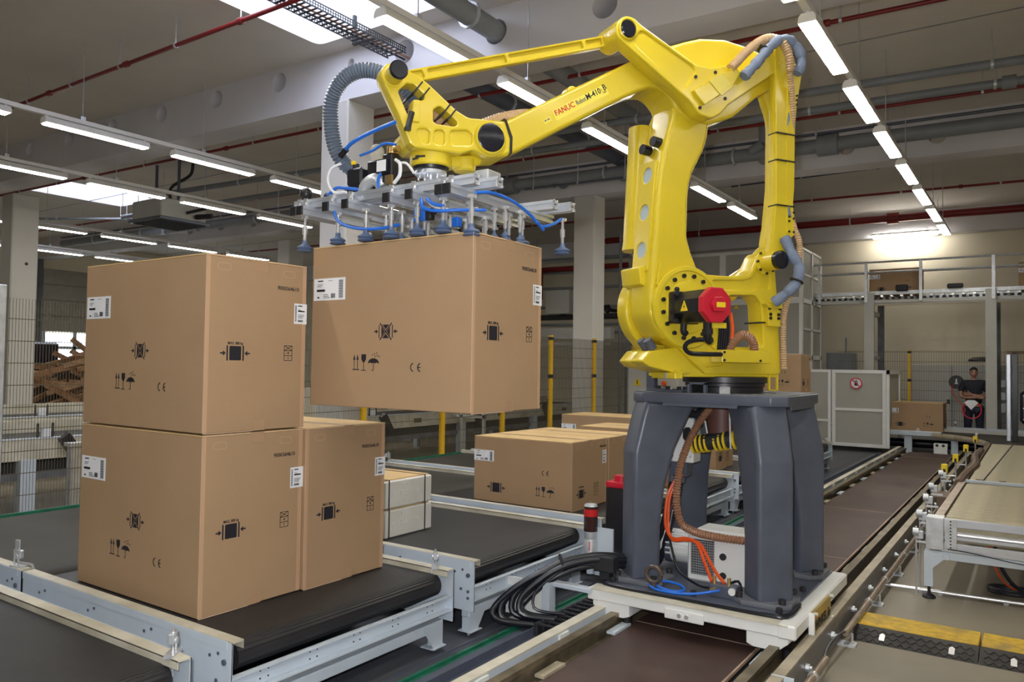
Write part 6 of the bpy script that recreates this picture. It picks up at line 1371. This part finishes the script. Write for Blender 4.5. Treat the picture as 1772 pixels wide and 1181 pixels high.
# centre background between pillar and robot
cb_ = thing('electric_cabinet', 'pale grey electric cabinet with yellow warning triangle behind the robot pedestal', 'cabinet', (-6.4, 14.3, 0))
part('cabinet_body', MB().box(-6.90, -5.80, 14.32, 14.8, .0, 1.83, c=.01), GRYL, cb_)
part('door', MB().box(-6.89, -6.33, 14.29, 14.32, .1, 1.81, c=.004), GRYL, cb_)
part('door', MB().box(-6.32, -5.81, 14.29, 14.32, .1, 1.81, c=.004), GRYL, cb_)
tr = part('warning_triangle', MB().raw([(-6.75, 14.285, 1.33), (-6.57, 14.285, 1.33), (-6.66, 14.285, 1.49), (-6.75, 14.28, 1.33), (-6.57, 14.28, 1.33), (-6.66, 14.28, 1.49)], [(0, 1, 2), (3, 5, 4), (0, 3, 4, 1), (1, 4, 5, 2), (2, 5, 3, 0)]), SIGNY, cb_)
part('flash_mark', MB().box(-6.668, -6.652, 14.274, 14.28, 1.355, 1.44), INK, tr)
part('door_handle', MB().box(-6.315, -6.28, 14.25, 14.29, 1.25, 1.40, c=.004), BLK, cb_)
part('red_switch', MB().cyl((-6.08, 14.29, 1.38), (-6.08, 14.23, 1.38), .045, 14), ORG, cb_)
part('vent', MB().box(-6.78, -6.56, 14.28, 14.29, .5, .72), DUCT, cb_)
solo('steel_column', MB().box(-7.25, -7.07, 14.9, 15.06, 0, 3.3), GRYF, 'slate steel column beside the electric cabinet', 'column')
solo('yellow_rail', MB().box(-6.80, -6.70, 14.9, 15.0, 0, 2.32), YELT, 'yellow guard post behind the electric cabinet', 'post')
pr2 = thing('pipe_rack', 'grey pipe rack and cable trays on the wall between pillar and robot', 'pipe rack', (-8, 17, 2.5))
for z in (2.55, 2.75, 3.2, 3.7, 4.1, 4.45): part('pipe', MB().cyl((-14, 16.8, z), (-8.3, 17.3, z), .035, 8), DUCT, pr2)
part('tray', MB().box(-14, -8.25, 16.9, 17.5, 2.9, 3.0), BLKM, pr2)
for x in (-10.8, -9.4, -8.4): part('upright', MB().cyl((x, 17.0, 0), (x, 17.0, 5.0), .04, 8), DUCT, pr2)
part('cables', MB().tube([(-9.2, 16.85, 3.05), (-8.6, 16.8, 3.15), (-8.7, 16.85, 3.02)], .06, 8, .1).tube([(-10, 16.85, 3.02), (-9.2, 16.8, 3.14), (-8.4, 16.85, 3.05)], .045, 8, .1), BLK, pr2)
part('junction_box', MB().box(-10.3, -9.6, 16.6, 16.8, 3.0, 3.6, c=.01), GRYL, pr2)
part('red_main', MB().cyl((-14, 16.7, 4.15), (-8.3, 17.2, 4.2), .07, 10).cyl((-10.6, 16.85, 3.4), (-10.6, 16.85, 4.2), .06, 10), REDP, pr2)
solo('platform_beam', MB().box(-12.5, -8.3, 16.3, 16.5, 2.35, 2.62).box(-12.5, -8.3, 16.2, 16.3, 2.2, 2.26), GRYL, 'grey platform beam behind the pillar right of the hanging carton', 'beam')
for k, x in enumerate((-10.6, -8.9)): solo('steel_column', MB().box(x, x+.18, 16.3, 16.5, 0, 2.4), GRYF, 'slate column under the platform beam, %s of two' % ('left' if k == 0 else 'right'), 'column')
solo('metal_shelf', MB().box(-9.6, -8.5, 11.6, 11.65, .95, 1.0).box(-9.6, -8.5, 11.6, 11.65, .70, .75).box(-9.6, -9.55, 11.6, 11.65, 0, 1.0).box(-8.55, -8.5, 11.6, 11.65, 0, 1.0).box(-9.05, -9.0, 11.6, 11.65, 0, 1.0), GRYL, 'small grey metal rack below the hanging carton beyond the fence', 'rack')
solo('sheet_panel', MB().box(-8.3, -8.25, 7.0, 7.65, 0, 1.35), WALL, 'pale sheet panel behind the fence under the hanging carton', 'panel')
# ------------------------------------------------------------------ person standing with crossed arms at the far end
def skinbody(name, pts, edges, m, parent, sub=2, root=0):
    me = bpy.data.meshes.new(name); me.from_pydata([p[:3] for p in pts], edges, [])
    o = bpy.data.objects.new(name, me); COL.objects.link(o); o.parent = parent
    mod = o.modifiers.new('skin', 'SKIN'); sv = me.skin_vertices[0].data
    for i, p in enumerate(pts): sv[i].radius = (p[3], p[4] if len(p) > 4 else p[3]); sv[i].use_root = (i == root)
    mod.use_smooth_shade = True; s = o.modifiers.new('sub', 'SUBSURF'); s.levels = sub; s.render_levels = sub
    me.materials.append(m); o['_off'] = (0., 0., 0.); return o
def person():
    t = thing('person', 'person in dark polo and jeans standing with crossed arms at the far end', 'person', (-1.145, 19.4, 0), math.radians(8), local=True)
    # local: x left-right (screen right = +x), -y faces the camera
    P = [(0, 0, .98, .12, .08), (0, 0, 1.12, .11, .08), (0, -.005, 1.30, .13, .09), (0, .0, 1.43, .09, .065), (0, -.01, 1.53, .052), (0, -.025, 1.60, .055),
         (.17, .0, 1.44, .065), (.235, -.01, 1.30, .052), (.25, -.05, 1.17, .045), (.10, -.17, 1.17, .038), (-.06, -.19, 1.20, .03),
         (-.17, .0, 1.44, .065), (-.235, -.01, 1.30, .052), (-.25, -.05, 1.16, .045), (-.10, -.19, 1.14, .038), (.06, -.20, 1.15, .03),
         (.095, 0, .90, .098), (.11, -.01, .50, .062), (.115, .015, .10, .043), (.12, -.10, .045, .042, .035),
         (-.095, 0, .90, .098), (-.115, -.01, .50, .062), (-.125, .015, .10, .043), (-.13, -.10, .045, .042, .035)]
    E = [(0, 1), (1, 2), (2, 3), (3, 4), (4, 5), (3, 6), (6, 7), (7, 8), (8, 9), (9, 10), (3, 11), (11, 12), (12, 13), (13, 14), (14, 15), (0, 16), (16, 17), (17, 18), (18, 19), (0, 20), (20, 21), (21, 22), (22, 23)]
    skinbody('body', P, E, SKIN, t)
    # head with face
    h = MB().sphere((0, -.03, 1.675), .098, 24, (.80, .95, 1.18))
    for i, (x, y, z) in enumerate(h.v):
        if z < 1.66: f_ = (1.66-z)/.10; h.v[i] = (x*(1-.28*f_), y-.012*f_, z)
    h.lathe((0, -.122, 1.665), [(.004, -.0), (.014, .004), (.010, .035), (.002, .05)], axis=(0, .25, 1), n=10)
    h.sphere((.079, -.025, 1.67), .022, 10, (.4, .8, 1.3)); h.sphere((-.079, -.025, 1.67), .022, 10, (.4, .8, 1.3))
    hd = part('head', h, SKIN, t)
    part('hair', MB().sphere((0, -.018, 1.715), .094, 20, (.86, 1.0, .92)), HAIR, hd)
    part('eyes', MB().sphere((.03, -.118, 1.69), .010, 8, (1.3, .5, .7)).sphere((-.03, -.118, 1.69), .010, 8, (1.3, .5, .7)).box(.014, .048, -.123, -.113, 1.706, 1.711).box(-.048, -.014, -.123, -.113, 1.706, 1.711), HAIR, hd)
    part('mouth', MB().sphere((0, -.113, 1.625), .018, 8, (1.2, .5, .28)), RED, hd)
    # hands tucked on the upper arms, five fingers each
    for s, (hx, hy, hz) in ((1, (-.12, -.19, 1.215)), (-1, (.12, -.205, 1.155))):
        for k in range(4):
            z = hz+.03-.018*k; b_ = MB().tube([(hx+.045*s, hy+.0, z-.004), (hx, hy-.018, z), (hx-.04*s, hy-.012, z+.003), (hx-(.066+.006*(1-abs(k-1.5)))*s, hy+.012, z)], .009, 8, .01)
            part('finger', b_, SKIN, t)
        part('thumb', MB().tube([(hx+.04*s, hy-.01, hz+.02), (hx+.01*s, hy-.02, hz+.05), (hx-.01*s, hy-.012, hz+.07)], .010, 8, .01), SKIN, t)
        part('palm', MB().sphere((hx+.035*s, hy, hz), .04, 12, (1.0, .45, .95)), SKIN, t)
    PS = [(0, 0, .95, .178, .125), (0, 0, 1.12, .165, .122), (0, -.005, 1.30, .176, .125), (0, .0, 1.45, .16, .10), (0, -.005, 1.52, .074), (.17, 0, 1.455, .084), (.235, -.01, 1.31, .066), (.243, -.02, 1.25, .064), (-.17, 0, 1.455, .084), (-.235, -.01, 1.31, .068), (-.243, -.02, 1.25, .064)]
    skinbody('polo_shirt', PS, [(0, 1), (1, 2), (2, 3), (3, 4), (3, 5), (5, 6), (6, 7), (3, 8), (8, 9), (9, 10)], SHIRT, t)
    PJ = [(0, 0, .97, .16, .115), (.098, 0, .88, .108), (.112, -.01, .50, .075), (.118, .015, .08, .06), (-.098, 0, .88, .108), (-.117, -.01, .50, .075), (-.127, .015, .08, .06)]
    skinbody('jeans', PJ, [(0, 1), (1, 2), (2, 3), (0, 4), (4, 5), (5, 6)], JEAN, t)
    for s in (1, -1): part('shoe', MB().sphere((.122*s, -.06, .045), .06, 14, (.8, 2.0, .75)), BLK, t)
person()
for o in bpy.data.objects:
    if '_off' in o: del o['_off']
